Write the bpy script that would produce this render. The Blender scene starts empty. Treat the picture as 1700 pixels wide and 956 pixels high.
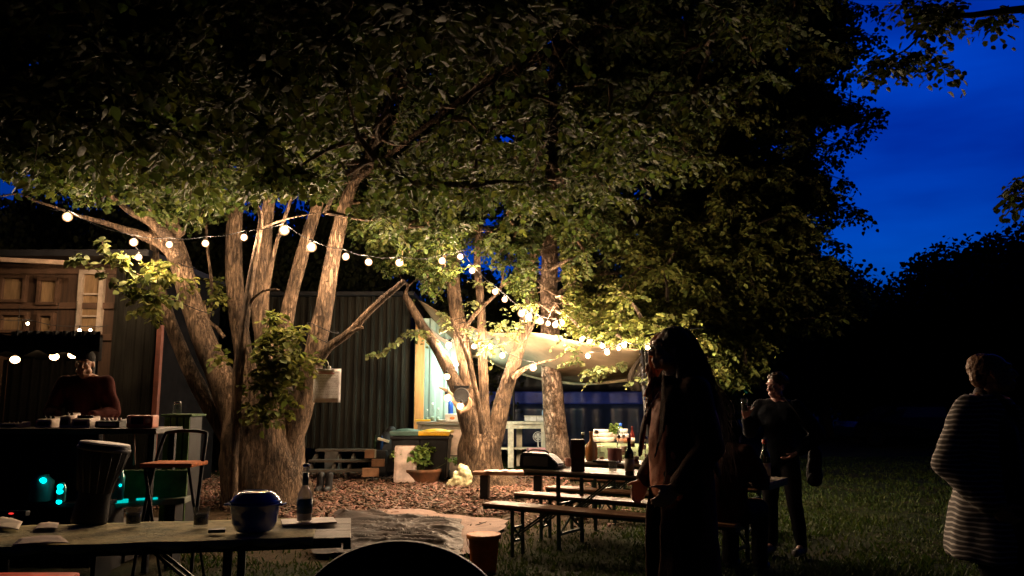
import bpy, bmesh, math, random
import numpy as np
from mathutils import Vector, Matrix, noise
R = math.radians
PI = math.pi
C = bpy.context.scene.collection
random.seed(7)
RNG = np.random.default_rng(11)

# ---------------------------------------------------------------- camera
PITCH = R(8.26); FPX = 1309.0; CZ = 1.45
cam_d = bpy.data.cameras.new('camera'); cam = bpy.data.objects.new('camera', cam_d); C.objects.link(cam)
cam.location = (0, 0, CZ); cam.rotation_euler = (R(90) + PITCH, 0, 0)
cam_d.sensor_width = 36; cam_d.lens = 36 * FPX / 1700
cam_d.clip_start = 0.05; cam_d.clip_end = 1200
bpy.context.scene.camera = cam
# ---------------------------------------------------------------- render settings
sc = bpy.context.scene
sc.render.engine = 'CYCLES'
sc.cycles.use_denoising = True
try: sc.cycles.denoiser = 'OPENIMAGEDENOISE'
except Exception: pass
sc.cycles.max_bounces = 5; sc.cycles.diffuse_bounces = 3; sc.cycles.glossy_bounces = 2
sc.cycles.transmission_bounces = 5; sc.cycles.transparent_max_bounces = 8
sc.cycles.sample_clamp_indirect = 2.0; sc.cycles.sample_clamp_direct = 0
sc.cycles.caustics_reflective = False; sc.cycles.caustics_refractive = False
sc.cycles.use_light_tree = True
sc.view_settings.view_transform = 'Standard'; sc.view_settings.look = 'None'
sc.view_settings.exposure = 0.35; sc.view_settings.gamma = 1.0
sc.view_settings.use_curve_mapping = False
# ---------------------------------------------------------------- world: late dusk
W = bpy.data.worlds.new("World"); sc.world = W; W.use_nodes = True
wn, wl = W.node_tree.nodes, W.node_tree.links
bg = wn['Background']
sky = wn.new('ShaderNodeTexSky'); sky.sky_type = 'NISHITA'; sky.sun_disc = False
sky.sun_elevation = R(-2.0); sky.sun_rotation = R(25); sky.air_density = 1.0; sky.dust_density = 0.3; sky.ozone_density = 6.0
tc = wn.new('ShaderNodeTexCoord')
mp = wn.new('ShaderNodeMapping'); mp.inputs['Scale'].default_value = (1.2, 1.2, 5.0); mp.inputs['Rotation'].default_value = (0.25, 0.1, 0)
nz = wn.new('ShaderNodeTexNoise'); nz.inputs['Scale'].default_value = 1.6; nz.inputs['Detail'].default_value = 5; nz.inputs['Roughness'].default_value = 0.5
cr = wn.new('ShaderNodeValToRGB')
cr.color_ramp.elements[0].position = 0.36; cr.color_ramp.elements[0].color = (0.55, 0.48, 0.62, 1)
cr.color_ramp.elements[1].position = 0.66; cr.color_ramp.elements[1].color = (1.25, 1.35, 1.12, 1)
wl.new(tc.outputs['Generated'], mp.inputs[0]); wl.new(mp.outputs[0], nz.inputs['Vector']); wl.new(nz.outputs['Fac'], cr.inputs[0])
m1 = wn.new('ShaderNodeMix'); m1.data_type = 'RGBA'; m1.blend_type = 'MULTIPLY'; m1.inputs[0].default_value = 1.0; m1.clamp_result = False
wl.new(sky.outputs[0], m1.inputs[6]); wl.new(cr.outputs[0], m1.inputs[7])
m2 = wn.new('ShaderNodeMix'); m2.data_type = 'RGBA'; m2.blend_type = 'MULTIPLY'; m2.inputs[0].default_value = 1.0; m2.clamp_result = False
SKY_TINT = (0.008, 4.4, 8.3, 1)
wl.new(m1.outputs[2], m2.inputs[6]); m2.inputs[7].default_value = SKY_TINT
# the afterglow fills the part of the sky ahead; a mask darkens zenith and back to limit the blue fill
sep = wn.new('ShaderNodeSeparateXYZ'); wl.new(tc.outputs['Generated'], sep.inputs[0])
def rng(o, a, b_, c, d):
    k = wn.new('ShaderNodeMapRange'); k.interpolation_type = 'SMOOTHSTEP'
    for i_, v_ in enumerate((a, b_, c, d)): k.inputs[i_ + 1].default_value = v_
    wl.new(o, k.inputs[0]); return k.outputs[0]
mm = wn.new('ShaderNodeMath'); mm.operation = 'MULTIPLY'; wl.new(rng(sep.outputs[1], .15, .62, .05, 1.0), mm.inputs[0]); wl.new(rng(sep.outputs[2], .42, .75, 1.0, .12), mm.inputs[1])
mk = wn.new('ShaderNodeMath'); mk.operation = 'MULTIPLY'; wl.new(mm.outputs[0], mk.inputs[0]); wl.new(rng(sep.outputs[2], .14, .40, .68, 1.15), mk.inputs[1]); mm = mk
m3 = wn.new('ShaderNodeMix'); m3.data_type = 'RGBA'; m3.blend_type = 'MULTIPLY'; m3.inputs[0].default_value = 1.0; m3.clamp_result = False
wl.new(m2.outputs[2], m3.inputs[6]); wl.new(mm.outputs[0], m3.inputs[7])
wl.new(m3.outputs[2], bg.inputs[0]); bg.inputs[1].default_value = 0.15

# ---------------------------------------------------------------- placing
FV = Vector((0, math.cos(PITCH), math.sin(PITCH))); UV_ = Vector((0, -math.sin(PITCH), math.cos(PITCH)))
def ray(px, py): return FV + Vector(((px - 850) / FPX, 0, 0)) + UV_ * ((478 - py) / FPX)
def P(px, py, Y):
    d = ray(px, py); return Vector((0, 0, CZ)) + d * (Y / d.y)
def G(px, py, h=0.0):
    d = ray(px, py); return Vector((0, 0, CZ)) + d * ((h - CZ) / d.z)
def proj(p):
    q = Vector(p) - Vector((0, 0, CZ)); f = q.dot(FV)
    if f < .05: return (-9999, -9999)
    return (850 + FPX * q.x / f, 478 - FPX * q.dot(UV_) / f)
def projn(a):
    q = a - np.array([0, 0, CZ]); f = q @ np.array(FV); f = np.where(f < .05, .05, f)
    return 850 + FPX * q[:, 0] / f, 478 - FPX * (q @ np.array(UV_)) / f

# ---------------------------------------------------------------- materials
MT = {}
def mat(name, col, rough=.6, metal=0, var=.25, vs=6, bump=.15, bs=60, stretch=(1, 1, 1), spec=.4, col2=None, coat=0, emis=None, es=0, trans=0, island=0, alpha=None):
    if name in MT: return MT[name]
    m = bpy.data.materials.new(name); m.use_nodes = True; n, l = m.node_tree.nodes, m.node_tree.links
    b = n['Principled BSDF']
    b.inputs['Roughness'].default_value = rough; b.inputs['Metallic'].default_value = metal
    b.inputs['Specular IOR Level'].default_value = spec; b.inputs['Coat Weight'].default_value = coat
    t = n.new('ShaderNodeTexCoord'); mp = n.new('ShaderNodeMapping'); mp.inputs['Scale'].default_value = stretch
    l.new(t.outputs['Object'], mp.inputs[0])
    nz = n.new('ShaderNodeTexNoise'); nz.inputs['Scale'].default_value = vs; nz.inputs['Detail'].default_value = 6; nz.inputs['Roughness'].default_value = .62
    l.new(mp.outputs[0], nz.inputs['Vector'])
    r = n.new('ShaderNodeValToRGB'); e = r.color_ramp.elements
    c2 = col2 or tuple(c * (1 - var) for c in col)
    c1 = col if col2 else tuple(min(1, c * (1 + var)) for c in col)
    e[0].position = .36; e[0].color = (*c2, 1); e[1].position = .64; e[1].color = (*c1, 1)
    l.new(nz.outputs['Fac'], r.inputs[0])
    out = r.outputs[0]
    if island:
        g = n.new('ShaderNodeNewGeometry'); hs = n.new('ShaderNodeHueSaturation')
        mr = n.new('ShaderNodeMapRange'); mr.inputs[3].default_value = 1 - island; mr.inputs[4].default_value = 1 + island
        l.new(g.outputs['Random Per Island'], mr.inputs[0]); l.new(mr.outputs[0], hs.inputs['Value'])
        mr2 = n.new('ShaderNodeMapRange'); mr2.inputs[3].default_value = .5 + .045 * island; mr2.inputs[4].default_value = .5 - .05 * island
        l.new(g.outputs['Random Per Island'], mr2.inputs[0]); l.new(mr2.outputs[0], hs.inputs['Hue'])
        l.new(out, hs.inputs['Color']); out = hs.outputs[0]
    l.new(out, b.inputs['Base Color'])
    if bump:
        n2 = n.new('ShaderNodeTexNoise'); n2.inputs['Scale'].default_value = bs; n2.inputs['Detail'].default_value = 5
        l.new(mp.outputs[0], n2.inputs['Vector'])
        bp = n.new('ShaderNodeBump'); bp.inputs['Strength'].default_value = bump; bp.inputs['Distance'].default_value = .02
        l.new(n2.outputs['Fac'], bp.inputs['Height']); l.new(bp.outputs[0], b.inputs['Normal'])
    if emis:
        b.inputs['Emission Color'].default_value = (*emis, 1); b.inputs['Emission Strength'].default_value = es
    if trans: b.inputs['Transmission Weight'].default_value = trans
    if alpha is not None: b.inputs['Alpha'].default_value = alpha
    MT[name] = m; return m

def leafmat(name, col, tcol, vary=.5):
    m = bpy.data.materials.new(name); m.use_nodes = True; n, l = m.node_tree.nodes, m.node_tree.links
    b = n['Principled BSDF']; b.inputs['Roughness'].default_value = .6; b.inputs['Specular IOR Level'].default_value = .12
    g = n.new('ShaderNodeNewGeometry')
    def varied(c):
        hs = n.new('ShaderNodeHueSaturation'); hs.inputs['Color'].default_value = (*c, 1)
        mr = n.new('ShaderNodeMapRange'); mr.inputs[3].default_value = 1 - vary; mr.inputs[4].default_value = 1 + vary
        l.new(g.outputs['Random Per Island'], mr.inputs[0]); l.new(mr.outputs[0], hs.inputs['Value'])
        mu = n.new('ShaderNodeMath'); mu.operation = 'MULTIPLY'; mu.inputs[1].default_value = 7.31
        fr = n.new('ShaderNodeMath'); fr.operation = 'FRACT'; l.new(g.outputs['Random Per Island'], mu.inputs[0]); l.new(mu.outputs[0], fr.inputs[0])
        mr2 = n.new('ShaderNodeMapRange'); mr2.inputs[3].default_value = .455; mr2.inputs[4].default_value = .525
        l.new(fr.outputs[0], mr2.inputs[0]); l.new(mr2.outputs[0], hs.inputs['Hue'])
        return hs.outputs[0]
    l.new(varied(col), b.inputs['Base Color'])
    tr = n.new('ShaderNodeBsdfTranslucent'); l.new(varied(tcol), tr.inputs[0])
    mx = n.new('ShaderNodeMixShader'); mx.inputs[0].default_value = .25
    l.new(b.outputs[0], mx.inputs[1]); l.new(tr.outputs[0], mx.inputs[2]); l.new(mx.outputs[0], n['Material Output'].inputs[0])
    MT[name] = m; return m

def barkmat(name, c1, c2, scale=1.0, zs=.16):
    m = bpy.data.materials.new(name); m.use_nodes = True; n, l = m.node_tree.nodes, m.node_tree.links
    b = n['Principled BSDF']; b.inputs['Roughness'].default_value = .85; b.inputs['Specular IOR Level'].default_value = .2
    t = n.new('ShaderNodeTexCoord'); mp = n.new('ShaderNodeMapping'); mp.inputs['Scale'].default_value = (scale, scale, scale * zs)
    l.new(t.outputs['Object'], mp.inputs[0])
    nz = n.new('ShaderNodeTexNoise'); nz.inputs['Scale'].default_value = 22; nz.inputs['Detail'].default_value = 8; nz.inputs['Roughness'].default_value = .68
    nz.inputs['Distortion'].default_value = .5
    l.new(mp.outputs[0], nz.inputs['Vector'])
    big = n.new('ShaderNodeTexNoise'); big.inputs['Scale'].default_value = 2.6; big.inputs['Detail'].default_value = 3; l.new(t.outputs['Object'], big.inputs['Vector'])
    vo = n.new('ShaderNodeTexVoronoi'); vo.feature = 'DISTANCE_TO_EDGE'; vo.inputs['Scale'].default_value = 26
    wv = n.new('ShaderNodeMix'); wv.data_type = 'VECTOR'; wv.inputs[0].default_value = .12; l.new(mp.outputs[0], wv.inputs[4]); l.new(nz.outputs['Color'], wv.inputs[5]); l.new(wv.outputs[1], vo.inputs['Vector'])
    ck = n.new('ShaderNodeMapRange'); ck.inputs[1].default_value = .0; ck.inputs[2].default_value = .16; l.new(vo.outputs['Distance'], ck.inputs[0])
    ad = n.new('ShaderNodeMath'); ad.operation = 'MULTIPLY_ADD'; ad.inputs[1].default_value = .55; l.new(big.outputs['Fac'], ad.inputs[0])
    ms = n.new('ShaderNodeMath'); ms.operation = 'MULTIPLY'; ms.inputs[1].default_value = .5; l.new(nz.outputs['Fac'], ms.inputs[0]); l.new(ms.outputs[0], ad.inputs[2])
    r = n.new('ShaderNodeValToRGB'); e = r.color_ramp.elements; e[0].position = .42; e[0].color = (*c2, 1); e[1].position = .62; e[1].color = (*c1, 1)
    l.new(ad.outputs[0], r.inputs[0]);     cm = n.new('ShaderNodeMix'); cm.data_type = 'RGBA'; cm.blend_type = 'MULTIPLY'; cm.inputs[0].default_value = .62
    l.new(r.outputs[0], cm.inputs[6]); l.new(ck.outputs[0], cm.inputs[7]); l.new(cm.outputs[2], b.inputs['Base Color'])
    bp = n.new('ShaderNodeBump'); bp.inputs['Strength'].default_value = 1.0; bp.inputs['Distance'].default_value = .05
    hs_ = n.new('ShaderNodeMath'); hs_.operation = 'MULTIPLY_ADD'; hs_.inputs[1].default_value = .6; l.new(ck.outputs[0], hs_.inputs[0]); l.new(nz.outputs['Fac'], hs_.inputs[2])
    l.new(hs_.outputs[0], bp.inputs['Height']); l.new(bp.outputs[0], b.inputs['Normal'])
    MT[name] = m; return m

def emit(name, col, s, edge=None):
    if name in MT: return MT[name]
    m = bpy.data.materials.new(name); m.use_nodes = True; n, l = m.node_tree.nodes, m.node_tree.links
    n.remove(n['Principled BSDF']); e = n.new('ShaderNodeEmission'); e.inputs[0].default_value = (*col, 1); e.inputs[1].default_value = s
    l.new(e.outputs[0], n['Material Output'].inputs[0]); MT[name] = m; return m

def glass(name, col=(1, 1, 1), rough=.03, ior=1.45):
    if name in MT: return MT[name]
    m = bpy.data.materials.new(name); m.use_nodes = True; n, l = m.node_tree.nodes, m.node_tree.links
    b = n['Principled BSDF']; b.inputs['Base Color'].default_value = (*[c * .25 for c in col], 1); b.inputs['Roughness'].default_value = rough
    b.inputs['IOR'].default_value = ior; b.inputs['Alpha'].default_value = .2; b.inputs['Specular IOR Level'].default_value = .9
    MT[name] = m; return m

def glass_pale():
    m = glass('pale_bottle_glass', (2.2, 2.1, 1.7)); m.node_tree.nodes['Principled BSDF'].inputs['Alpha'].default_value = .55; return m
# ---------------------------------------------------------------- mesh helpers
def NB(): return bmesh.new()
def box(bm, c, s, rot=0, bev=0, tilt=None):
    """box centred at c, full size s; bevelled"""
    t = bmesh.new(); bmesh.ops.create_cube(t, size=1)
    bmesh.ops.scale(t, vec=s, verts=t.verts)
    if bev: bmesh.ops.bevel(t, geom=t.edges[:], offset=bev, segments=2, affect='EDGES', profile=.6)
    M = Matrix.Translation(c) @ Matrix.Rotation(rot, 4, 'Z')
    if tilt: M = M @ tilt
    bmesh.ops.transform(t, matrix=M, verts=t.verts); addm(bm, t)
def addm(bm, t):
    me = bpy.data.meshes.new('tmp'); t.to_mesh(me); t.free(); bm.from_mesh(me); bpy.data.meshes.remove(me)
def bar(bm, a, b, w, h, up=Vector((0, 0, 1)), bev=.004):
    a, b = Vector(a), Vector(b); d = b - a; L = d.length; x = d.normalized()
    y = up.cross(x)
    if y.length < 1e-3: y = Vector((0, 1, 0)).cross(x)
    y.normalize(); z = x.cross(y)
    t = bmesh.new(); bmesh.ops.create_cube(t, size=1); bmesh.ops.scale(t, vec=(L, w, h), verts=t.verts)
    if bev: bmesh.ops.bevel(t, geom=t.edges[:], offset=bev, segments=1, affect='EDGES')
    M = Matrix((x, y, z)).transposed().to_4x4(); M.translation = (a + b) / 2
    bmesh.ops.transform(t, matrix=M, verts=t.verts); addm(bm, t)
def catmull(pts, n=6):
    out = []; N = len(pts)
    for i in range(N - 1):
        p0 = pts[max(i - 1, 0)]; p1 = pts[i]; p2 = pts[i + 1]; p3 = pts[min(i + 2, N - 1)]
        for k in range(n):
            t = k / n
            out.append([.5 * ((2 * b) + (-a + c) * t + (2 * a - 5 * b + 4 * c - d) * t * t + (-a + 3 * b - 3 * c + d) * t ** 3) for a, b, c, d in zip(p0, p1, p2, p3)])
    out.append(list(pts[-1])); return out
def tube(bm, pts, seg=8, jit=0, cap=True, jf=3.0):
    """pts: (x,y,z,r)"""
    rings = []; prev = None
    for i, p in enumerate(pts):
        c = Vector(p[:3]); a = Vector(pts[max(i - 1, 0)][:3]); b = Vector(pts[min(i + 1, len(pts) - 1)][:3])
        d = (b - a).normalized() if (b - a).length > 1e-9 else Vector((0, 0, 1))
        if prev is None:
            u = d.orthogonal().normalized()
        else:
            u = prev - d * prev.dot(d); u = u.normalized() if u.length > 1e-6 else d.orthogonal().normalized()
        prev = u; v = d.cross(u); ring = []
        for k in range(seg):
            an = 2 * PI * k / seg; dirn = u * math.cos(an) + v * math.sin(an); r = p[3]
            if jit:
                q = c + dirn * r
                q2 = Vector((q.x * jf, q.y * jf, q.z * jf * .22)); r *= 1 + jit * (noise.noise(q2) + .5 * noise.noise(q2 * 3.1))
            ring.append(bm.verts.new(c + dirn * r))
        rings.append(ring)
    for i in range(len(rings) - 1):
        for k in range(seg):
            f = bm.faces.new((rings[i][k], rings[i][(k + 1) % seg], rings[i + 1][(k + 1) % seg], rings[i + 1][k])); f.smooth = True
    if cap and len(rings) > 1:
        bm.faces.new(rings[0][::-1]); bm.faces.new(rings[-1])
def lathe(bm, c, prof, seg=24, sx=1, sy=1, tilt=None):
    """prof: (r,z) from bottom up"""
    c = Vector(c); rings = []
    for r, z in prof:
        ring = []
        for k in range(seg):
            a = 2 * PI * k / seg; v = Vector((math.cos(a) * r * sx, math.sin(a) * r * sy, z))
            if tilt: v = tilt @ v
            ring.append(bm.verts.new(c + v))
        rings.append(ring)
    for i in range(len(rings) - 1):
        for k in range(seg):
            f = bm.faces.new((rings[i][k], rings[i][(k + 1) % seg], rings[i + 1][(k + 1) % seg], rings[i + 1][k])); f.smooth = True
    if prof[0][0] > 1e-4: bm.faces.new(rings[0][::-1])
    if prof[-1][0] > 1e-4: bm.faces.new(rings[-1])
def ell(bm, c, r, seg=16, rot=None):
    t = bmesh.new(); bmesh.ops.create_uvsphere(t, u_segments=seg, v_segments=max(6, seg // 2), radius=1)
    bmesh.ops.scale(t, vec=r if hasattr(r, '__len__') else (r, r, r), verts=t.verts)
    M = Matrix.Translation(c)
    if rot: M = M @ rot
    bmesh.ops.transform(t, matrix=M, verts=t.verts)
    for f in t.faces: f.smooth = True
    addm(bm, t)
def cap(bm, a, b, ra, rb, n=5, seg=14, fl=(1, 1)):
    """tapered capsule"""
    a, b = Vector(a), Vector(b)
    ell(bm, a, ra, seg); ell(bm, b, rb, seg)
    if (b - a).length > 1e-4: tube(bm, [(*(a.lerp(b, t / n)), ra + (rb - ra) * t / n) for t in range(n + 1)], seg)
def sheet(bm, grid, thick=0):
    vs = [[bm.verts.new(p) for p in row] for row in grid]
    for i in range(len(vs) - 1):
        for j in range(len(vs[0]) - 1):
            f = bm.faces.new((vs[i][j], vs[i][j + 1], vs[i + 1][j + 1], vs[i + 1][j])); f.smooth = True
    if thick:
        bmesh.ops.recalc_face_normals(bm, faces=bm.faces)
        bmesh.ops.solidify(bm, geom=bm.faces[:], thickness=thick)
def obj(name, bm, m, parent=None, local=False, recalc=True, loc=None):
    """links a bmesh as one object; world coordinates unless local"""
    if recalc: bmesh.ops.recalc_face_normals(bm, faces=bm.faces)
    me = bpy.data.meshes.new(name); bm.to_mesh(me); bm.free()
    return objm(name, me, m, parent, local, loc)
def wloc(p):
    v = Vector((0, 0, 0))
    while p is not None: v += Vector(p.location); p = p.parent
    return v
def objm(name, me, m, parent=None, local=False, loc=None):
    me.materials.clear(); me.materials.append(m)
    o = bpy.data.objects.new(name, me); C.objects.link(o)
    if parent is not None:
        o.parent = parent
        if not local: me.transform(Matrix.Translation(-wloc(parent)))
    elif not local:
        # origin at the base
        if loc is None and len(me.vertices):
            co = np.empty(len(me.vertices) * 3, np.float32); me.vertices.foreach_get('co', co); co = co.reshape(-1, 3)
            loc = Vector(((co[:, 0].min() + co[:, 0].max()) / 2, (co[:, 1].min() + co[:, 1].max()) / 2, co[:, 2].min()))
        loc = Vector(loc) if loc is not None else Vector((0, 0, 0))
        me.transform(Matrix.Translation(-loc)); o.location = loc
    return o
def thing(name, label, cat, loc=(0, 0, 0), rotz=0, group=None):
    o = bpy.data.objects.new(name, None); C.objects.link(o); o.empty_display_size = .1
    o.location = loc; o.rotation_euler = (0, 0, rotz); o['label'] = label; o['category'] = cat
    if group: o['group'] = group
    return o
def tag(o, label, cat, group=None, kind=None):
    o['label'] = label; o['category'] = cat
    if group: o['group'] = group
    if kind: o['kind'] = kind
    return o
def struct(o, kind='structure'): o['kind'] = kind; return o
def dup(o, loc=None, rotz=None, label=None, parent=None):
    c = o.copy(); C.objects.link(c); c.parent = parent
    for ch in list(o.children): dup(ch, parent=c)
    if loc is not None: c.location = loc
    if rotz is not None: c.rotation_euler = (0, 0, rotz)
    if label: c['label'] = label
    return c
def voxel(bm, size, smooth=2, wr=0, wf=9, wst=(1, 1, 1), sm_fac=.5):
    """bmesh of overlapping volumes -> one continuous surface"""
    me = bpy.data.meshes.new('v'); bm.to_mesh(me); bm.free()
    o = bpy.data.objects.new('v', me); C.objects.link(o)
    md = o.modifiers.new('r', 'REMESH'); md.mode = 'VOXEL'; md.voxel_size = size; md.use_smooth_shade = True
    if smooth:
        s = o.modifiers.new('s', 'SMOOTH'); s.iterations = smooth; s.factor = sm_fac
    dg = bpy.context.evaluated_depsgraph_get(); out = bpy.data.meshes.new_from_object(o.evaluated_get(dg))
    bpy.data.objects.remove(o); bpy.data.meshes.remove(me)
    for p in out.polygons: p.use_smooth = True
    if wr:
        nv = len(out.vertices); co = np.empty(nv * 3, np.float32); no = np.empty(nv * 3, np.float32)
        out.vertices.foreach_get('co', co); out.vertices.foreach_get('normal', no); co = co.reshape(-1, 3); no = no.reshape(-1, 3)
        ks = np.empty(nv, np.float32)
        for i_, c_ in enumerate(co.tolist()):
            q = Vector((c_[0] * wst[0] * wf, c_[1] * wst[1] * wf, c_[2] * wst[2] * wf))
            ks[i_] = noise.noise(q) + .5 * abs(noise.noise(q * 2.1 + Vector((5, 1, 2))))
        co += no * (ks * wr)[:, None]; out.vertices.foreach_set('co', co.ravel())
    out.update(); return out
def npmesh(name, V, F, smooth=False):
    """fast mesh from arrays; F: (n,k)"""
    me = bpy.data.meshes.new(name); k = F.shape[1]
    me.vertices.add(len(V)); me.vertices.foreach_set('co', V.astype(np.float32).ravel())
    me.loops.add(F.size); me.loops.foreach_set('vertex_index', F.astype(np.int32).ravel())
    me.polygons.add(len(F)); me.polygons.foreach_set('loop_start', np.arange(0, F.size, k, dtype=np.int32))
    me.polygons.foreach_set('loop_total', np.full(len(F), k, dtype=np.int32))
    if smooth: me.polygons.foreach_set('use_smooth', np.ones(len(F), bool))
    me.update(calc_edges=True); me.validate(); return me

# ---------------------------------------------------------------- palette
bark_warm = barkmat('rough_grey_brown_bark', (.27, .18, .115), (.07, .048, .034))
bark_shaded = barkmat('shade_darkened_bark', (.060, .047, .030), (.016, .014, .009))  # bark darkened to imitate shade at the trunk base; not assigned
bark_pink = barkmat('flaky_pink_bark', (.52, .38, .29), (.13, .08, .05), .6, .5)
bark_dark = barkmat('dark_bark', (.10, .075, .055), (.04, .03, .022))
leaf_green = leafmat('broad_green_leaf', (.033, .048, .012), (.085, .125, .024), .65)
leaf_olive = leafmat('olive_gold_leaf', (.092, .108, .028), (.17, .20, .04), .6)
leaf_pale = leafmat('pale_sage_leaf', (.11, .135, .055), (.18, .22, .06), .5)
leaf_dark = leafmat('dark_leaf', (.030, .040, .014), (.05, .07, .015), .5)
leaf_far = leafmat('far_leaf', (.030, .038, .016), (.03, .04, .01), .4)
metal_green = mat('dark_green_painted_steel', (.02, .045, .035), .45, .3, bump=.1)
plank_wood = mat('worn_orange_brown_plank', (.30, .15, .075), .5, bump=.3, vs=3, bs=14, stretch=(.35, 5, 5), col2=(.13, .06, .032))
black_paint = mat('black_paint', (.012, .012, .014), .55, bump=.05, spec=.2)
black_plastic = mat('black_plastic', (.018, .018, .02), .5, bump=.08, spec=.25)
# ================================================================= GROUND
def chip_zone(x, y):
    """0..1 bark mulch area around the trees"""
    a = ((x + 2.3) / 3.6) ** 2 + ((y - 13.4) / 3.6) ** 2
    return a
def build_ground():
    xs = np.concatenate([np.linspace(-300, -22, 14), np.linspace(-20, 20, 161), np.linspace(22, 300, 14)])
    ys = np.concatenate([np.linspace(-60, -4, 8), np.linspace(-2, 30, 129), np.linspace(34, 600, 22)])
    X, Y = np.meshgrid(xs, ys); Z = np.zeros_like(X)
    for i in range(len(ys)):
        for j in range(len(xs)):
            if -21 < xs[j] < 21 and -3 < ys[i] < 31:
                Z[i, j] = .035 * noise.noise(Vector((xs[j] * .6, ys[i] * .6, 0))) + .012 * noise.noise(Vector((xs[j] * 3, ys[i] * 3, 2))) - .01
    V = np.stack([X.ravel(), Y.ravel(), Z.ravel()], 1); nx = len(xs)
    i, j = np.meshgrid(np.arange(len(ys) - 1), np.arange(nx - 1), indexing='ij')
    a = (i * nx + j).ravel(); F = np.stack([a, a + 1, a + nx + 1, a + nx], 1)
    me = npmesh('ground', V, F, True)
    m = bpy.data.materials.new('ground_mix'); m.use_nodes = True; n, l = m.node_tree.nodes, m.node_tree.links
    b = n['Principled BSDF']; b.inputs['Roughness'].default_value = .95; b.inputs['Specular IOR Level'].default_value = .1
    t = n.new('ShaderNodeTexCoord')
    def ramp(fac, c1, c2, p1=.4, p2=.6):
        r = n.new('ShaderNodeValToRGB'); e = r.color_ramp.elements; e[0].position = p1; e[0].color = (*c1, 1); e[1].position = p2; e[1].color = (*c2, 1)
        l.new(fac, r.inputs[0]); return r.outputs[0]
    def nz(s, d=6):
        k = n.new('ShaderNodeTexNoise'); k.inputs['Scale'].default_value = s; k.inputs['Detail'].default_value = d; k.inputs['Roughness'].default_value = .65
        l.new(t.outputs['Object'], k.inputs['Vector']); return k.outputs['Fac']
    grass = ramp(nz(3), (.008, .012, .004), (.018, .028, .007), .35, .65)
    dirt = ramp(nz(9), (.035, .024, .014), (.085, .055, .03), .35, .68)
    sel = ramp(nz(.9), (0, 0, 0), (1, 1, 1), .52, .66)
    # worn earth near the trees, grass further right and out on the field
    sx = n.new('ShaderNodeSeparateXYZ'); l.new(t.outputs['Object'], sx.inputs[0])
    def mth(op, a, b_):
        k = n.new('ShaderNodeMath'); k.operation = op
        for q, v in enumerate((a, b_)):
            if hasattr(v, 'links'): l.new(v, k.inputs[q])
            else: k.inputs[q].default_value = v
        return k.outputs[0]
    dx = mth('DIVIDE', mth('ADD', sx.outputs[0], 2.6), 4.6); dy = mth('DIVIDE', mth('ADD', sx.outputs[1], -12.8), 5.2)
    dd = mth('ADD', mth('MULTIPLY', dx, dx), mth('MULTIPLY', dy, dy))
    dd = mth('ADD', dd, mth('MULTIPLY', nz(1.6), .9))
    mr = n.new('ShaderNodeMapRange'); mr.inputs[1].default_value = 1.25; mr.inputs[2].default_value = 1.75; mr.inputs[3].default_value = 1; mr.inputs[4].default_value = 0
    l.new(dd, mr.inputs[0])
    s2 = mth('MAXIMUM', mr.outputs[0], mth('MULTIPLY', sel, .45))
    mx = n.new('ShaderNodeMix'); mx.data_type = 'RGBA'; l.new(s2, mx.inputs[0]); l.new(grass, mx.inputs[6]); l.new(dirt, mx.inputs[7])
    l.new(mx.outputs[2], b.inputs['Base Color'])
    bp = n.new('ShaderNodeBump'); bp.inputs['Strength'].default_value = .8; bp.inputs['Distance'].default_value = .04
    l.new(nz(30), bp.inputs['Height']); l.new(bp.outputs[0], b.inputs['Normal'])
    o = objm('ground', me, m, loc=(0, 0, 0)); struct(o)
build_ground()

def gz(x, y):
    if -21 < x < 21 and -3 < y < 31:
        return .035 * noise.noise(Vector((x * .6, y * .6, 0))) + .012 * noise.noise(Vector((x * 3, y * 3, 2))) - .01
    return 0
# ---- grass blades (stuff)
def build_grass():
    V = []; F = []; r = random.Random(3); k = 0
    while k < 74000:
        d = 4.6 + 17 * r.random() ** 1.5
        x = (r.random() * 1.62 - .62) * d * .68; y = d
        z1 = ((x + 2.6) / 4.3) ** 2 + ((y - 12.9) / 4.2) ** 2
        dens = .12 if z1 < 1 else (.55 if z1 < 1.5 else 1)
        dens *= .35 + .65 * (noise.noise(Vector((x * 1.1, y * 1.1, 9))) > -.15)
        if x < 1.2: dens *= .55
        if r.random() > dens: k += .2; continue
        h = (.02 + .045 * r.random()) * (1 + .6 * noise.noise(Vector((x * .8, y * .8, 4)))); w = .006 + .00045 * d
        a = r.random() * 6.28; lx, ly = math.cos(a) * w, math.sin(a) * w
        b = r.random() * 6.28; tx, ty = math.cos(b) * h * .6, math.sin(b) * h * .6; z = gz(x, y) - .005
        n0 = len(V)
        V += [(x - lx, y - ly, z), (x + lx, y + ly, z), (x + tx * .4 + lx * .7, y + ty * .4 + ly * .7, z + h * .65), (x + tx, y + ty, z + h)]
        F.append((n0, n0 + 1, n0 + 2, n0 + 3)); k += 1
    me = npmesh('grass', np.array(V), np.array(F))
    m = leafmat('grass_blade', (.024, .042, .009), (.04, .07, .012), .35)
    struct(objm('grass', me, m, loc=(0, 0, 0)), 'stuff')
build_grass()
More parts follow.
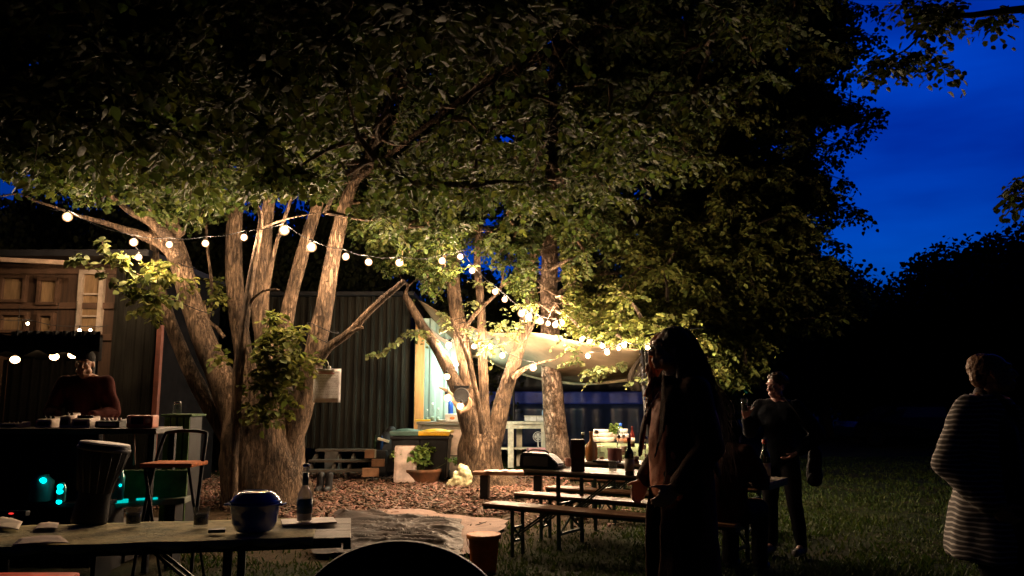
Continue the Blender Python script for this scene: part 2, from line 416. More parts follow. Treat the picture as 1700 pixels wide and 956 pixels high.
# ---- bark mulch chips (stuff)
def build_chips():
    V = []; F = []; r = random.Random(5); n = 0
    while n < 15000:
        x = -2.3 + (r.random() * 2 - 1) * 4.4; y = 9.4 + r.random() * 7.6
        q = ((x + 2.5) / 3.6) ** 2 + ((y - 13.6) / 3.4) ** 2 + .7 * noise.noise(Vector((x * .7, y * .7, 1)))
        if q > 1.0 and r.random() < .93: continue
        L = .015 + .085 * r.random() ** 2.4; w = .008 + .022 * r.random(); t = .004 + .004 * r.random()
        M = Matrix.Rotation(r.random() * 6.28, 3, 'Z') @ Matrix.Rotation(r.gauss(0, .38), 3, 'X') @ Matrix.Rotation(r.gauss(0, .32), 3, 'Y')
        c = Vector((x, y, gz(x, y) + .012 + .03 * r.random())); n0 = len(V)
        k = .5 + .5 * r.random()
        for sx, sy, sz in ((-1, -1, 0), (1, -k, 0), (k, 1, 0), (-1, .8, 0), (-1, -1, 1), (1, -k, 1), (k, 1, 1), (-1, .8, 1)):
            V.append(c + M @ Vector((sx * L, sy * w, sz * t)))
        F += [(n0 + 4, n0 + 5, n0 + 6, n0 + 7), (n0, n0 + 1, n0 + 5, n0 + 4), (n0 + 1, n0 + 2, n0 + 6, n0 + 5), (n0 + 2, n0 + 3, n0 + 7, n0 + 6), (n0 + 3, n0, n0 + 4, n0 + 7)]
        n += 1
    me = npmesh('bark_mulch', np.array([tuple(v) for v in V]), np.array(F))
    m = mat('mulch_chip', (.20, .112, .068), .8, bump=.3, bs=50, col2=(.075, .042, .028), vs=12, island=.6)
    struct(objm('bark_mulch', me, m, loc=(0, 0, 0)), 'stuff')
build_chips()

# ================================================================= TREES
def leaves_mesh(name, pos, ax, nr, size):
    """pos,ax,nr (n,3), size (n,) : folded pointed leaves"""
    n = len(pos)
    ax = ax / np.linalg.norm(ax, axis=1, keepdims=True)
    sd = np.cross(ax, nr); sd /= np.maximum(np.linalg.norm(sd, axis=1, keepdims=True), 1e-6); up = np.cross(sd, ax)
    s = size[:, None]; wd = (RNG.random((n, 1)) * .25 + .85)
    fold = (RNG.random((n, 1)) * .22 + .03); curl = RNG.random((n, 1)) * .25 - .2
    b = pos; t = pos + ax * s + up * s * curl
    l1 = pos + ax * s * .28 + sd * s * .40 * wd + up * s * fold; l2 = pos + ax * s * .68 + sd * s * .33 * wd + up * s * (fold + curl * .5)
    r1 = pos + ax * s * .28 - sd * s * .40 * wd + up * s * fold; r2 = pos + ax * s * .68 - sd * s * .33 * wd + up * s * (fold + curl * .5)
    V = np.stack([b, l1, l2, t, r2, r1], 1).reshape(-1, 3)
    i = np.arange(n)[:, None] * 6
    F = np.concatenate([i + np.array([[0, 1, 2, 3]]), i + np.array([[0, 3, 4, 5]])], 0)
    return npmesh(name, V, F)

def sprays(centres, rad, nt=7, nl=13, size=.09, droop=.35, r=None, keep=None):
    """leafy twigs round every centre; returns leaves and twig polylines"""
    r = r or random.Random(1); POS = []; AX = []; NR = []; SZ = []; TW = []
    for c in centres:
        for _ in range(nt):
            d = Vector((r.gauss(0, 1), r.gauss(0, 1), r.gauss(0, .45))).normalized(); L = rad * (.6 + .6 * r.random())
            p0 = Vector(c); pts = [p0]; side = d.cross(Vector((0, 0, 1)))
            if side.length < .1: side = Vector((1, 0, 0))
            side.normalize(); wob = r.gauss(0, .25)
            for k in range(1, nl + 1):
                t = k / nl
                p = p0 + d * L * t + side * wob * L * t * t + Vector((0, 0, -droop * L * t * t))
                tang = (p - pts[-1]).normalized()
                if k % 3 == 0: pts.append(p)
                sg = 1 if k % 2 else -1
                a = (tang * .55 + side * sg * (.7 + .3 * r.random()) + Vector((r.gauss(0, .25), r.gauss(0, .25), r.gauss(-.25, .3)))).normalized()
                POS.append(p + a * .02); AX.append(a); NR.append(Vector((r.gauss(0, .5), r.gauss(0, .5), 1))); SZ.append(size * (.6 + .65 * r.random()))
            if r.random() < .5: TW.append(pts)
    if not POS: return None
    POS = np.array(POS); AX = np.array(AX); NR = np.array(NR); SZ = np.array(SZ)
    if keep is not None:
        k = keep(POS); POS, AX, NR, SZ = POS[k], AX[k], NR[k], SZ[k]
    return POS, AX, NR, SZ, TW

LOW = [(-200, 315), (0, 315), (100, 330), (200, 335), (260, 370), (330, 380), (400, 350), (470, 320), (560, 345), (600, 420), (660, 470), (720, 500), (760, 440), (820, 440), (860, 500),
       (905, 525), (950, 560), (1000, 560), (1045, 565), (1085, 575), (1120, 600), (1170, 640), (1230, 650), (1270, 625), (1310, 560), (1370, 560), (1430, 520), (1500, 480), (2200, 480)]
RIGHT = [(-400, 1380), (0, 1432), (60, 1448), (90, 1455), (130, 1395), (170, 1415), (200, 1445), (215, 1390), (250, 1365), (300, 1400), (350, 1405), (385, 1385), (410, 1370), (440, 1410), (520, 1480), (700, 1480)]
def LOWF(px, m=0): return np.interp(px, [a for a, b in LOW], [b for a, b in LOW]) - m
def RIGHTF(py, m=0): return np.interp(py, [a for a, b in RIGHT], [b for a, b in RIGHT]) - m
HOLES = [(670, 474, 30, 22), (912, 470, 24, 84), (845, 228, 30, 9), (985, 80, 8, 6), (690, 160, 9, 8)]
LIMBS = [([(578, 325), (600, 280), (632, 215), (652, 160), (664, 115), (684, 70), (710, 35), (742, 2)], 13, 11.7), ([(640, 262), (700, 215), (745, 180), (790, 145), (850, 112), (920, 85), (985, 52)], 8, 11.4), ([(915, 300), (917, 220), (918, 150), (922, 60)], 9, 16.0), ([(780, 400), (835, 350)], 7, 14)]
OLD_HOLES = [(670, 474, 30, 22), (845, 228, 36, 13), (690, 160, 14, 12), (1165, 100, 14, 22), (1272, 145, 26, 20), (1280, 222, 30, 6), (985, 80, 10, 8), (912, 470, 24, 84), (1330, 212, 34, 8), (525, 305, 10, 10), (775, 195, 14, 8)]
def leafkeep(a):
    px, py = projn(a)
    wob = np.array([noise.noise(Vector((x * 1.7, y * 1.7, z * 1.7))) + .6 * noise.noise(Vector((x * 4.3, y * 4.3, z * 4.3))) for x, y, z in a.tolist()]) if len(a) else np.zeros(0)
    ok = (py < LOWF(px) + wob * 26) & (px < RIGHTF(py) - 20 + wob * 50)
    for pl, w_, yy_ in LIMBS:
        for (ax_, ay_), (bx_, by_) in zip(pl[:-1], pl[1:]):
            dx_, dy_ = bx_ - ax_, by_ - ay_; t_ = np.clip(((px - ax_) * dx_ + (py - ay_) * dy_) / (dx_ * dx_ + dy_ * dy_), 0, 1)
            ok &= ~((np.hypot(px - ax_ - t_ * dx_, py - ay_ - t_ * dy_) < w_ * (1.7 + .8 * wob)) & (a[:, 1] < yy_ + .3))
    for hx, hy, rx, ry in HOLES:
        ok &= (((px - hx) / rx) ** 2 + ((py - hy) / ry) ** 2) > 1
    return ok

def grow(nodes, targets, r, step=.45):
    """nodes: list of (Vector, parent_index, is_main). adds curved branches to each target, nearest first"""
    P0 = np.array([tuple(n[0]) for n in nodes]); out = []
    T = [Vector(t) for t in targets]
    dd = [np.min(((P0 - np.array(t)) ** 2).sum(1)) for t in T]
    pts = list(P0); load = {}
    for idx in np.argsort(dd):
        t = T[idx]; A = np.array(pts); q = A - np.array(t)
        # prefer attachment points below and towards the centre
        cost = np.sqrt((q ** 2).sum(1)) + .6 * np.maximum(0, q[:, 2]) 
        j = int(np.argmin(cost)); p = Vector(A[j]); L = (t - p).length; n = max(2, int(L / step))
        bend = Vector((r.gauss(0, .08), r.gauss(0, .08), r.gauss(.06, .08))) * L; line = []
        for k in range(n + 1):
            u = k / n; w = p.lerp(t, u) + bend * math.sin(u * PI) + Vector((r.gauss(0, .02), r.gauss(0, .02), r.gauss(0, .02))) * (0 < k < n)
            line.append(w)
            if k: pts.append(np.array(w))
        out.append(line)
    return out

WS = 1.0
def pxlist(L, Y):
    """(px,py,width px[,Y]) -> (x,y,z,r)"""
    out = []
    for e in L:
        y = e[3] if len(e) > 3 else Y; p = P(e[0], e[1], y); out.append((*p, e[2] * WS / 2 * y / FPX))
    return out

def stem(tree, name, L, Y, m, seg=14, jit=.12, n=7, sub=None):
    pts = catmull(pxlist(L, Y), n); bm = NB(); tube(bm, pts, seg, jit)
    return obj(name, bm, m, tree), pts

def sample_ell(c, rad, n, r, shell=.0, ok=None):
    out = []; tries = 0
    while len(out) < n and tries < n * 60:
        tries += 1
        v = Vector((r.uniform(-1, 1), r.uniform(-1, 1), r.uniform(-1, 1)))
        if v.length > 1 or v.length < shell: continue
        p = Vector((c[0] + v.x * rad[0], c[1] + v.y * rad[1], c[2] + v.z * rad[2]))
        if noise.noise(p * .75) < -.06 and r.random() < .8: continue
        if ok is None or ok(p): out.append(p)
    return out

def crown(tree, cents, stems, lm, bm_mat, r, rad=.55, nt=7, nl=13, size=.09, keep=leafkeep, droop=.35, twr=.006):
    nodes = []
    for pts in stems:
        for p in pts: nodes.append((Vector(p[:3]), -1, True))
    lines = grow(nodes, cents, r)
    b = NB()
    for ln in lines:
        n = len(ln); r0 = min(.05, .012 + .010 * (n - 1))
        tube(b, [(*p, r0 * (1 - i / (n - 1)) + .006) for i, p in enumerate(ln)], 6, cap=False)
    res = sprays(cents, rad, nt, nl, size, droop, r, keep)
    for tw in res[4]:
        if keep is None or keep(np.array([tuple(tw[-1])]))[0]:
            tube(b, [(*p, twr * (1 - .6 * i / len(tw))) for i, p in enumerate(tw)], 4, cap=False)
    o = obj('branches', b, bm_mat, tree, recalc=False); 
    me = leaves_mesh('foliage', *res[:4]); f = objm('foliage', me, lm, tree)
    return f

# ---------------------------------------------------------------- tree 1: large multi-stemmed tree
def tree_one():
    global WS
    WS = .63
    Y = 11.7; r = random.Random(21)
    t = thing('tree', 'massive many-stemmed tree fanning out behind the upper string of bulbs', 'tree', (*G(445, 838)[:2], 0))
    S = []
    def st(name, L, y=Y, m=bark_warm, **k):
        o, p = stem(t, name, L, y, m, **k); S.append(p); return o
    st('trunk', [(440, 850, 290), (440, 835, 240), (436, 790, 212), (434, 740, 200), (436, 690, 176), (440, 650, 130), (442, 610, 60)], seg=26, jit=.30)
    st('stem', [(400, 720, 84), (372, 640, 72), (345, 580, 60), (320, 510, 56), (303, 450, 54), (290, 412, 52), (282, 390, 40), (290, 350, 30), (300, 290, 26), (318, 200, 20, 11.2), (300, 90, 12, 10.6)], seg=18)
    st('stem', [(395, 740, 66), (352, 680, 44), (318, 620, 38), (292, 560, 36), (275, 510, 32), (262, 460, 26), (255, 400, 18), (250, 320, 14)], 12.1)
    st('stem', [(425, 690, 66), (404, 590, 50), (392, 500, 46), (388, 430, 42), (392, 350, 38), (410, 250, 28), (425, 120, 20), (430, 0, 12)], 12.3, seg=16)
    st('stem', [(384, 836, 30), (388, 760, 27), (392, 680, 26), (396, 610, 27), (406, 540, 24), (417, 460, 20), (428, 400, 16), (433, 360, 13), (424, 338, 9)], 10.75, seg=12, jit=.2)
    st('limb', [(404, 545, 14), (417, 502, 11), (432, 486, 8), (446, 481, 6), (463, 481, 4)], 10.75, seg=8)
    st('stem', [(445, 700, 70), (442, 600, 50), (432, 510, 46), (438, 420, 38), (446, 340, 32), (458, 260, 26), (470, 150, 20), (480, 20, 12)], 12.0, seg=16)
    st('limb', [(436, 560, 18), (443, 490, 14), (455, 420, 12), (470, 370, 11), (487, 318, 8), (500, 260, 6)], 11.6, seg=8)
    st('limb', [(432, 380, 9), (450, 372, 7), (480, 362, 6), (512, 356, 4), (540, 352, 3)], 10.9, seg=6)
    st('stem', [(458, 680, 70), (470, 570, 44), (480, 505, 38), (497, 440, 35), (513, 385, 33), (528, 340, 29), (545, 280, 24), (555, 180, 18), (575, 60, 12)], 12.2, seg=16)
    st('stem', [(452, 790, 96), (490, 700, 74), (512, 630, 56), (528, 560, 50), (540, 500, 46), (552, 430, 42), (565, 370, 38), (578, 325, 32), (600, 280, 26), (632, 215, 23), (652, 160, 20), (664, 115, 18), (684, 70, 14), (710, 35, 12), (742, 2, 10), (800, -60, 7)], seg=20)
    st('limb', [(525, 604, 34), (545, 577, 24), (572, 558, 21), (592, 540, 19), (612, 518, 18), (640, 492, 17), (672, 466, 14)], 11.4, seg=12)
    st('limb', [(580, 552, 10), (594, 546, 9), (603, 543, 8)], 11.35, seg=8)
    st('limb', [(296, 430, 40), (270, 404, 34), (240, 392, 26), (205, 380, 18), (168, 368, 14), (130, 358, 10), (95, 345, 8), (60, 334, 7), (30, 322, 6), (-20, 330, 5)], 11.3, seg=10)
    st('limb', [(290, 408, 30), (255, 372, 24), (215, 350, 17), (185, 325, 14), (150, 305, 10), (100, 290, 8), (60, 278, 9), (0, 262, 9), (-60, 240, 7)], 11.2, seg=10)
    st('limb', [(300, 390, 30), (262, 345, 20), (230, 320, 15), (180, 290, 12), (150, 180, 12, 10.5), (115, 118, 9, 10), (65, 78, 8, 9.5), (0, 30, 6, 9)], 11.4, seg=10)
    st('limb', [(590, 300, 20), (640, 262, 15), (700, 215, 15), (745, 180, 13), (790, 145, 12), (850, 112, 14), (920, 85, 13), (985, 52, 10), (1060, 10, 7)], 11.4, seg=10)
    st('limb', [(335, 560, 12), (350, 510, 10), (350, 460, 9), (345, 420, 8), (342, 370, 6)], 12.2, seg=8)
    st('limb', [(372, 560, 12), (360, 545, 12), (345, 530, 9), (338, 500, 7)], 11.9, seg=8)
    for px, py in ((598, 290), (470, 330), (330, 330)):
        st('limb', [(px, py, 12), (px + r.uniform(-60, 60), py - 90, 9, 10.5), (px + r.uniform(-90, 90), py - 240, 6, 9)], 11.7, seg=7)
    # wires round the stems
    b = NB()
    for x0, x1, y0, w in ((280, 320, 437, .3), (300, 352, 512, .3), (512, 560, 545, .25), (508, 556, 563, .25)):
        c = P((x0 + x1) / 2, y0, Y); rr = (x1 - x0) / 2 * Y / FPX * 1.08
        tube(b, [(c.x + math.cos(a) * rr, c.y + math.sin(a) * rr, c.z - .07 * math.cos(a) + .02 * math.sin(a * 2), .006) for a in np.linspace(0, 2 * PI, 25)], 5, cap=False)
    obj('tie_wire', b, black_paint, t)
    def ok(p):
        px, py = proj(p); return py < LOWF(px, 22) and px < RIGHTF(py, 60) and (px < 640 or py < 330)
    c = sample_ell((-3.4, 9.4, 6.9), (7.4, 4.9, 3.7), 980, r, .2, ok)
    c += sample_ell((-3.6, 10.4, 4.95), (6.2, 2.8, .75), 260, r, 0, ok)  # dense leaf layer added above the bulbs to shade the upper crown
    # low fringe that catches the light of the bulbs
    for px, py, yy in [(90, 300, 10.2), (200, 300, 10.4), (240, 345, 10.8), (290, 345, 11.5), (330, 350, 11.6), (370, 350, 11.8), (350, 320, 11.2), (420, 300, 11.4), (480, 290, 11.0), (530, 280, 10.6), (560, 310, 11.8), (600, 330, 12), (620, 370, 12.2), (640, 400, 12.6), (140, 330, 11.5), (60, 270, 10.6), (500, 310, 11.9), (250, 300, 11.5), (310, 300, 12)]:
        for k in range(2): c.append(P(px + r.gauss(0, 14), py + r.gauss(0, 9) - 14, yy + r.gauss(0, .3)))
    crown(t, c, S, leaf_green, bark_warm, r, rad=.46, nt=9, nl=16, size=.088)
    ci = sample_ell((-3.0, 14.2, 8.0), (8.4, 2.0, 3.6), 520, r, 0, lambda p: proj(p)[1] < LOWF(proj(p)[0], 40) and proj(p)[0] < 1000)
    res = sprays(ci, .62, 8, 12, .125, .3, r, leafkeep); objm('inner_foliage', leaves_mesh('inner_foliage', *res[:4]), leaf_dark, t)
    # epicormic leaves on the trunk, thickened to shade its base, and the left sprig
    cc = []
    for px, py, yy, n in [(225, 475, 10.9, 3), (250, 500, 10.9, 3), (270, 455, 10.8, 3), (255, 440, 10.9, 2), (300, 470, 11.3, 1), (200, 425, 10.6, 2), (238, 515, 11.2, 2), (365, 500, 12, 2), (350, 475, 12.3, 2), (445, 555, 11.0, 3), (480, 560, 11.0, 3), (462, 590, 10.9, 3), (500, 590, 11.1, 3), (450, 620, 11.0, 2), (478, 625, 11, 3), (500, 612, 11.2, 1), (455, 530, 11.2, 2), (430, 600, 10.9, 3), (415, 640, 10.9, 2), (455, 690, 10.9, 3), (470, 650, 11, 3), (420, 680, 10.8, 2), (490, 610, 11, 3), (440, 580, 10.9, 3), (440, 650, 11, 2), (470, 665, 10.95, 2), (490, 540, 11.2, 2), (382, 590, 10.9, 1), (430, 700, 10.9, 1)]:
        for k in range(n): cc.append(P(px + r.gauss(0, 7), py + r.gauss(0, 7), yy))
    res = sprays(cc, .2, 5, 6, .10, .3, r)
    objm('shoot_foliage', leaves_mesh('shoot_foliage', *res[:4]), leaf_olive, t)
    b = NB(); L = catmull([tuple(P(*q)) for q in ((300, 500, 11.2), (262, 492, 10.9), (225, 490, 10.8), (190, 470, 10.7), (160, 448, 10.6), (132, 425, 10.5), (118, 432, 10.5))], 5)
    tube(b, [(*p, .009 - .005 * i / len(L)) for i, p in enumerate(L)], 6); 
    L2 = catmull([tuple(P(*q)) for q in ((265, 470, 10.9), (222, 452, 10.7), (190, 435, 10.6), (172, 415, 10.6), (170, 400, 10.6))], 5)
    tube(b, [(*p, .007) for p in L2], 6); obj('sprig', b, bark_warm, t)
    pos = []; ax = []; nr = []; sz = []
    for LL in (L, L2):
        for i, p in enumerate(LL):
            for k in range(2):
                a = Vector((r.gauss(0, .6), r.gauss(0, .4), r.gauss(-.3, .6))).normalized()
                pos.append(p); ax.append(a); nr.append((r.gauss(0, .6), -.6, 1)); sz.append(r.uniform(.08, .15))
    objm('sprig_foliage', leaves_mesh('sprig_foliage', np.array([tuple(p) for p in pos]), np.array([tuple(a) for a in ax]), np.array(nr), np.array(sz)), leaf_pale, t)
tree_one()

# ---------------------------------------------------------------- tree 2
def tree_two():
    global WS
    WS = .68
    Y = 14.4; r = random.Random(33)
    t = thing('tree', 'forked smooth-barked tree with a horn-shaped stub, between the two serving tables', 'tree', (*G(797, 803)[:2], 0))
    S = []
    def st(name, L, y=Y, m=bark_warm, **k):
        o, p = stem(t, name, L, y, m, **k); S.append(p); return o
    st('trunk', [(800, 812, 175), (797, 790, 120), (796, 765, 106), (796, 740, 100), (795, 715, 80), (794, 700, 44), (794, 692, 10)], seg=24, jit=.22)
    st('stem', [(796, 790, 40), (786, 730, 50), (772, 672, 48), (757, 640, 36), (741, 606, 30), (722, 572, 26), (702, 543, 24), (686, 515, 22), (672, 490, 16)], 14.2, seg=14)
    st('stem', [(797, 785, 40), (792, 730, 60), (783, 670, 44), (775, 620, 40), (766, 560, 38), (757, 510, 36), (752, 460, 34), (758, 400, 28), (770, 320, 22), (775, 200, 16), (760, 90, 10)], 14.5, seg=16)
    st('stem', [(798, 790, 30), (801, 740, 42), (804, 680, 26), (802, 610, 24), (800, 550, 23), (797, 490, 21), (792, 430, 18), (800, 350, 14), (815, 250, 10)], 14.3, seg=12)
    st('limb', [(800, 720, 12), (798, 690, 14), (788, 640, 12), (775, 590, 11), (762, 560, 9), (750, 530, 8)], 13.9, seg=8)
    st('stem', [(798, 790, 40), (810, 755, 52), (822, 715, 46), (835, 660, 40), (848, 620, 36), (860, 580, 32), (870, 545, 30), (878, 500, 24), (880, 450, 20), (890, 390, 16), (900, 300, 12)], 14.4, seg=16)
    st('limb', [(850, 628, 18), (868, 614, 12), (885, 606, 9), (905, 600, 7), (922, 597, 5)], 14.2, seg=8)
    st('limb', [(838, 630, 12), (852, 595, 9), (868, 568, 8), (885, 540, 7), (895, 500, 6)], 14.1, seg=8)
    st('limb', [(762, 560, 12), (790, 520, 10), (830, 480, 8), (835, 440, 6)], 14.2, seg=8)
    # horn-shaped torn stub
    st('broken_stub', [(770, 684, 22), (758, 668, 18), (748, 655, 12), (739, 647, 8), (729, 643, 3)], 13.8, m=mat('torn_pale_wood', (.30, .19, .11), .7, bump=.3), seg=10, jit=.1)
    st('broken_stub', [(766, 682, 12), (776, 678, 12), (781, 668, 10), (778, 660, 4)], 13.75, m=MT['torn_pale_wood'], seg=8, jit=.1)
    b = NB()
    for x0, x1, y0 in ((752, 800, 528), (746, 792, 538)):
        c = P((x0 + x1) / 2, y0, 14.45); rr = (x1 - x0) / 2 * Y / FPX * 1.05
        tube(b, [(c.x + math.cos(a) * rr, c.y + math.sin(a) * rr, c.z + .06 * math.cos(a), .006) for a in np.linspace(0, 2 * PI, 25)], 5, cap=False)
    obj('tie_wire', b, black_paint, t)
    def ok(p):
        px, py = proj(p); return py < LOWF(px, 26) and 560 < px < 1010
    c = sample_ell((-.7, 14.0, 7.2), (3.6, 3.4, 4.3), 300, r, .1, ok) + sample_ell((-.5, 13.2, 5.1), (3.4, 2.4, .8), 130, r, 0, ok)  # second, flat leaf layer added to keep bulb light off the upper crown
    for px, py, yy in [(600, 400, 14), (640, 430, 14.2), (690, 440, 13.4), (720, 460, 13.4), (700, 420, 14), (740, 400, 14), (800, 400, 14), (830, 420, 13.6), (850, 450, 13.5), (865, 480, 13.6), (700, 475, 14), (655, 445, 13.6), (760, 370, 13), (620, 390, 13.5)]:
        for k in range(3): c.append(P(px + r.gauss(0, 14), py + r.gauss(0, 9) - 10, yy + r.gauss(0, .3)))
    crown(t, c, S, leaf_green, bark_warm, r, rad=.46, nt=9, nl=16, size=.084)
    # sprig hanging in front of the corrugated wall, shoots on the forks
    b = NB(); L = catmull([tuple(P(*q)) for q in ((700, 548, 13.9), (680, 552, 13.8), (662, 566, 13.7), (645, 580, 13.6), (628, 588, 13.6), (612, 592, 13.6))], 5)
    tube(b, [(*p, .006) for p in L], 5); obj('sprig', b, bark_warm, t)
    pos = []; ax = []; nr = []; sz = []
    for i, p in enumerate(L):
        if i < 5: continue
        for k in range(3):
            a = Vector((r.gauss(0, .7), r.gauss(0, .4), r.gauss(-.1, .6))).normalized(); pos.append(tuple(p)); ax.append(tuple(a)); nr.append((r.gauss(0, .6), -.8, .6)); sz.append(r.uniform(.05, .10))
    cc = [P(px, py, yy) for px, py, yy in ((690, 548, 13.8), (700, 552, 13.8), (735, 520, 14), (760, 545, 13.9), (800, 470, 14), (835, 555, 13.8), (870, 510, 13.9), (820, 575, 13.8), (805, 570, 13.7), (830, 540, 14), (780, 500, 14.0), (845, 530, 14), (868, 540, 14))]
    res = sprays(cc, .3, 5, 7, .09, .3, r)
    A = [np.concatenate([x, np.array(y)]) for x, y in zip(res[:4], (pos, ax, nr, sz))]
    objm('shoot_foliage', leaves_mesh('shoot_foliage', *A), leaf_pale, t)
tree_two()

# ---------------------------------------------------------------- tree 3: pink flaky bark, leaves on the right
def tree_three():
    global WS
    WS = 1.0
    Y = 16.0; r = random.Random(44)
    t = thing('tree', 'straight slender tree with flaky pink bark standing between the white counter and the benches', 'tree', (*G(930, 787)[:2], 0))
    S = []
    def st(name, L, y=Y, m=bark_pink, **k):
        o, p = stem(t, name, L, y, m, **k); S.append(p); return o
    st('trunk', [(932, 795, 48), (928, 770, 40), (924, 730, 37), (920, 690, 35), (917, 640, 33), (914, 590, 32), (913, 530, 30), (911, 480, 29), (913, 430, 28), (912, 380, 26), (915, 300, 24), (917, 220, 20), (918, 150, 16), (922, 60, 12), (930, -60, 8)], seg=16, jit=.16, n=9)
    for L in ([(915, 500, 8), (950, 470, 7), (1000, 455, 6), (1050, 452, 4)], [(915, 470, 8), (960, 450, 7), (1005, 432, 6), (1045, 410, 4)], [(914, 420, 9), (960, 400, 8), (1050, 330, 7, 15), (1150, 260, 6, 14)],
              [(913, 540, 7), (960, 545, 6), (1010, 530, 5, 15)], [(915, 330, 9), (900, 280, 7), (860, 235, 6), (820, 215, 4)], [(917, 250, 9), (1000, 180, 8, 15), (1120, 90, 6, 14)]):
        st('limb', L, 15.9, seg=7)
    def ok(p):
        px, py = proj(p); return py < LOWF(px, 20) and 860 < px < 1240 and px < RIGHTF(py, 60)
    c = sample_ell((2.2, 16.4, 6.0), (3.8, 3.0, 5.0), 460, r, .1, ok)
    for px, py, yy in [(950, 500, 14), (980, 520, 13.6), (1000, 500, 13.4), (1030, 510, 13), (1020, 540, 13), (960, 530, 14), (905, 500, 14.2), (1060, 540, 12.8), (1090, 540, 12.8), (940, 440, 14), (1120, 560, 13), (990, 555, 13.4), (1040, 555, 12.8)]:
        for k in range(4): c.append(P(px + r.gauss(0, 16), py + r.gauss(0, 9), yy + r.gauss(0, .3)))
    crown(t, c, S, leaf_olive, bark_pink, r, rad=.46, nt=9, nl=16, size=.084)
    cc = [P(px, py, yy) for px, py, yy in ((955, 580, 13.9), (985, 612, 13.8), (955, 600, 13.9), (1010, 612, 13.7), (1020, 605, 13.8), (1060, 625, 13.5), (935, 560, 14.2), (995, 620, 13.8), (960, 545, 14), (1000, 540, 14), (1045, 548, 14))]
    res = sprays(cc, .32, 5, 8, .085, .3, r)
    objm('shoot_foliage', leaves_mesh('shoot_foliage', *res[:4]), leaf_pale, t)
tree_three()

# ---------------------------------------------------------------- tree 4: big dark one on the right
def tree_four():
    global WS
    WS = 1.0
    Y = 16.6; r = random.Random(55)
    t = thing('tree', 'broad drooping tree whose dark crown stands out against the blue sky on the right', 'tree', (*G(1160, 784)[:2], 0))
    S = []
    def st(name, L, y=Y, m=bark_dark, **k):
        o, p = stem(t, name, L, y, m, **k); S.append(p); return o
    bd = bark_dark
    st('trunk', [(1160, 782, 60), (1160, 760, 40), (1165, 700, 38), (1180, 620, 34), (1200, 500, 32), (1195, 380, 26), (1205, 240, 20), (1220, 100, 14), (1230, -40, 9)], seg=14)
    for L in ([(1204, 540, 20), (1250, 440, 14), (1320, 360, 10), (1390, 330, 6)], [(1200, 440, 18), (1270, 320, 12), (1350, 240, 8), (1400, 180, 5)], [(1195, 380, 18), (1130, 300, 12, 14), (1060, 260, 8, 13)],
              [(1205, 560, 14), (1140, 520, 10, 14), (1080, 500, 7, 13)], [(1204, 250, 14), (1290, 120, 9), (1370, 50, 6)], [(1205, 600, 12), (1260, 560, 9, 14.5), (1320, 520, 6, 14)]):
        st('limb', [tuple(q[:3]) for q in L], 17.3, seg=8)
    def ok(p):
        px, py = proj(p); return py < LOWF(px, 18) and px > 1040 and px < RIGHTF(py, 26)
    c = sample_ell((4.3, 16.3, 6.2), (4.8, 3.2, 5.6), 780, r, .1, ok)
    c += [P(px + r.gauss(0, 10), py + r.gauss(0, 8), 15.6 + r.gauss(0, .8)) for px, py in [(1395, 30), (1410, 60), (1420, 80), (1390, 110), (1405, 165), (1425, 200), (1370, 150), (1350, 240), (1360, 300), (1380, 330), (1390, 365), (1360, 390), (1340, 420), (1370, 450), (1400, 480), (1380, 20), (1200, 600), (1220, 615), (1240, 600), (1180, 590), (1150, 580), (1300, 520), (1340, 500)] for k in range(3)]
    c += [P(px + r.gauss(0, 16), py + r.gauss(0, 10), yy + r.gauss(0, .35)) for px, py, yy in [(1110, 500, 13.4), (1140, 540, 13.2), (1170, 560, 13.4), (1190, 600, 13.6), (1150, 470, 13.6), (1200, 520, 13.8), (1230, 580, 14), (1100, 440, 13.8), (1180, 430, 14), (1240, 480, 14.2), (1160, 600, 13.4), (1220, 620, 13.8)] for k in range(4)]
    crown(t, c, S, leaf_olive, bark_dark, r, rad=.50, nt=10, nl=16, size=.095, droop=.5)
    ci = sample_ell((4.2, 19.0, 8.0), (6.2, 1.8, 6.6), 520, r, 0, lambda p: proj(p)[1] < LOWF(proj(p)[0], 50) and 820 < proj(p)[0] < RIGHTF(proj(p)[1], 60))
    cs = [P(px + r.gauss(0, 5), py + r.gauss(0, 4), 15.4 + r.gauss(0, .3)) for px, py, k_ in [(1448, 182, 3), (1436, 205, 2), (1412, 128, 2), (1428, 352, 3), (1400, 296, 2), (1376, 262, 2), (1452, 96, 2), (1446, 56, 2), (1398, 402, 2), (1440, 346, 1), (1394, 236, 2), (1408, 246, 1), (1372, 330, 2), (1424, 215, 2), (1440, 20, 2), (1432, 165, 2)] for q_ in range(k_)]
    rs = sprays(cs, .30, 5, 8, .10, .7, r); objm('outer_foliage', leaves_mesh('outer_foliage', *rs[:4]), leaf_olive, t)
    tb = NB()
    for c_ in cs: tube(tb, [(c_.x - .9, c_.y + .2, c_.z + .35, .012), (c_.x - .4, c_.y + .1, c_.z + .2, .008), (*c_, .004)], 5, cap=False)
    for tw in rs[4]: tube(tb, [(*p, .004) for p in tw], 4, cap=False)
    obj('outer_branches', tb, bark_dark, t, recalc=False)
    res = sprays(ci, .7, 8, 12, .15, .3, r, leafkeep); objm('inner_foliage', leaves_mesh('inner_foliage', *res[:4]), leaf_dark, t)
tree_four()

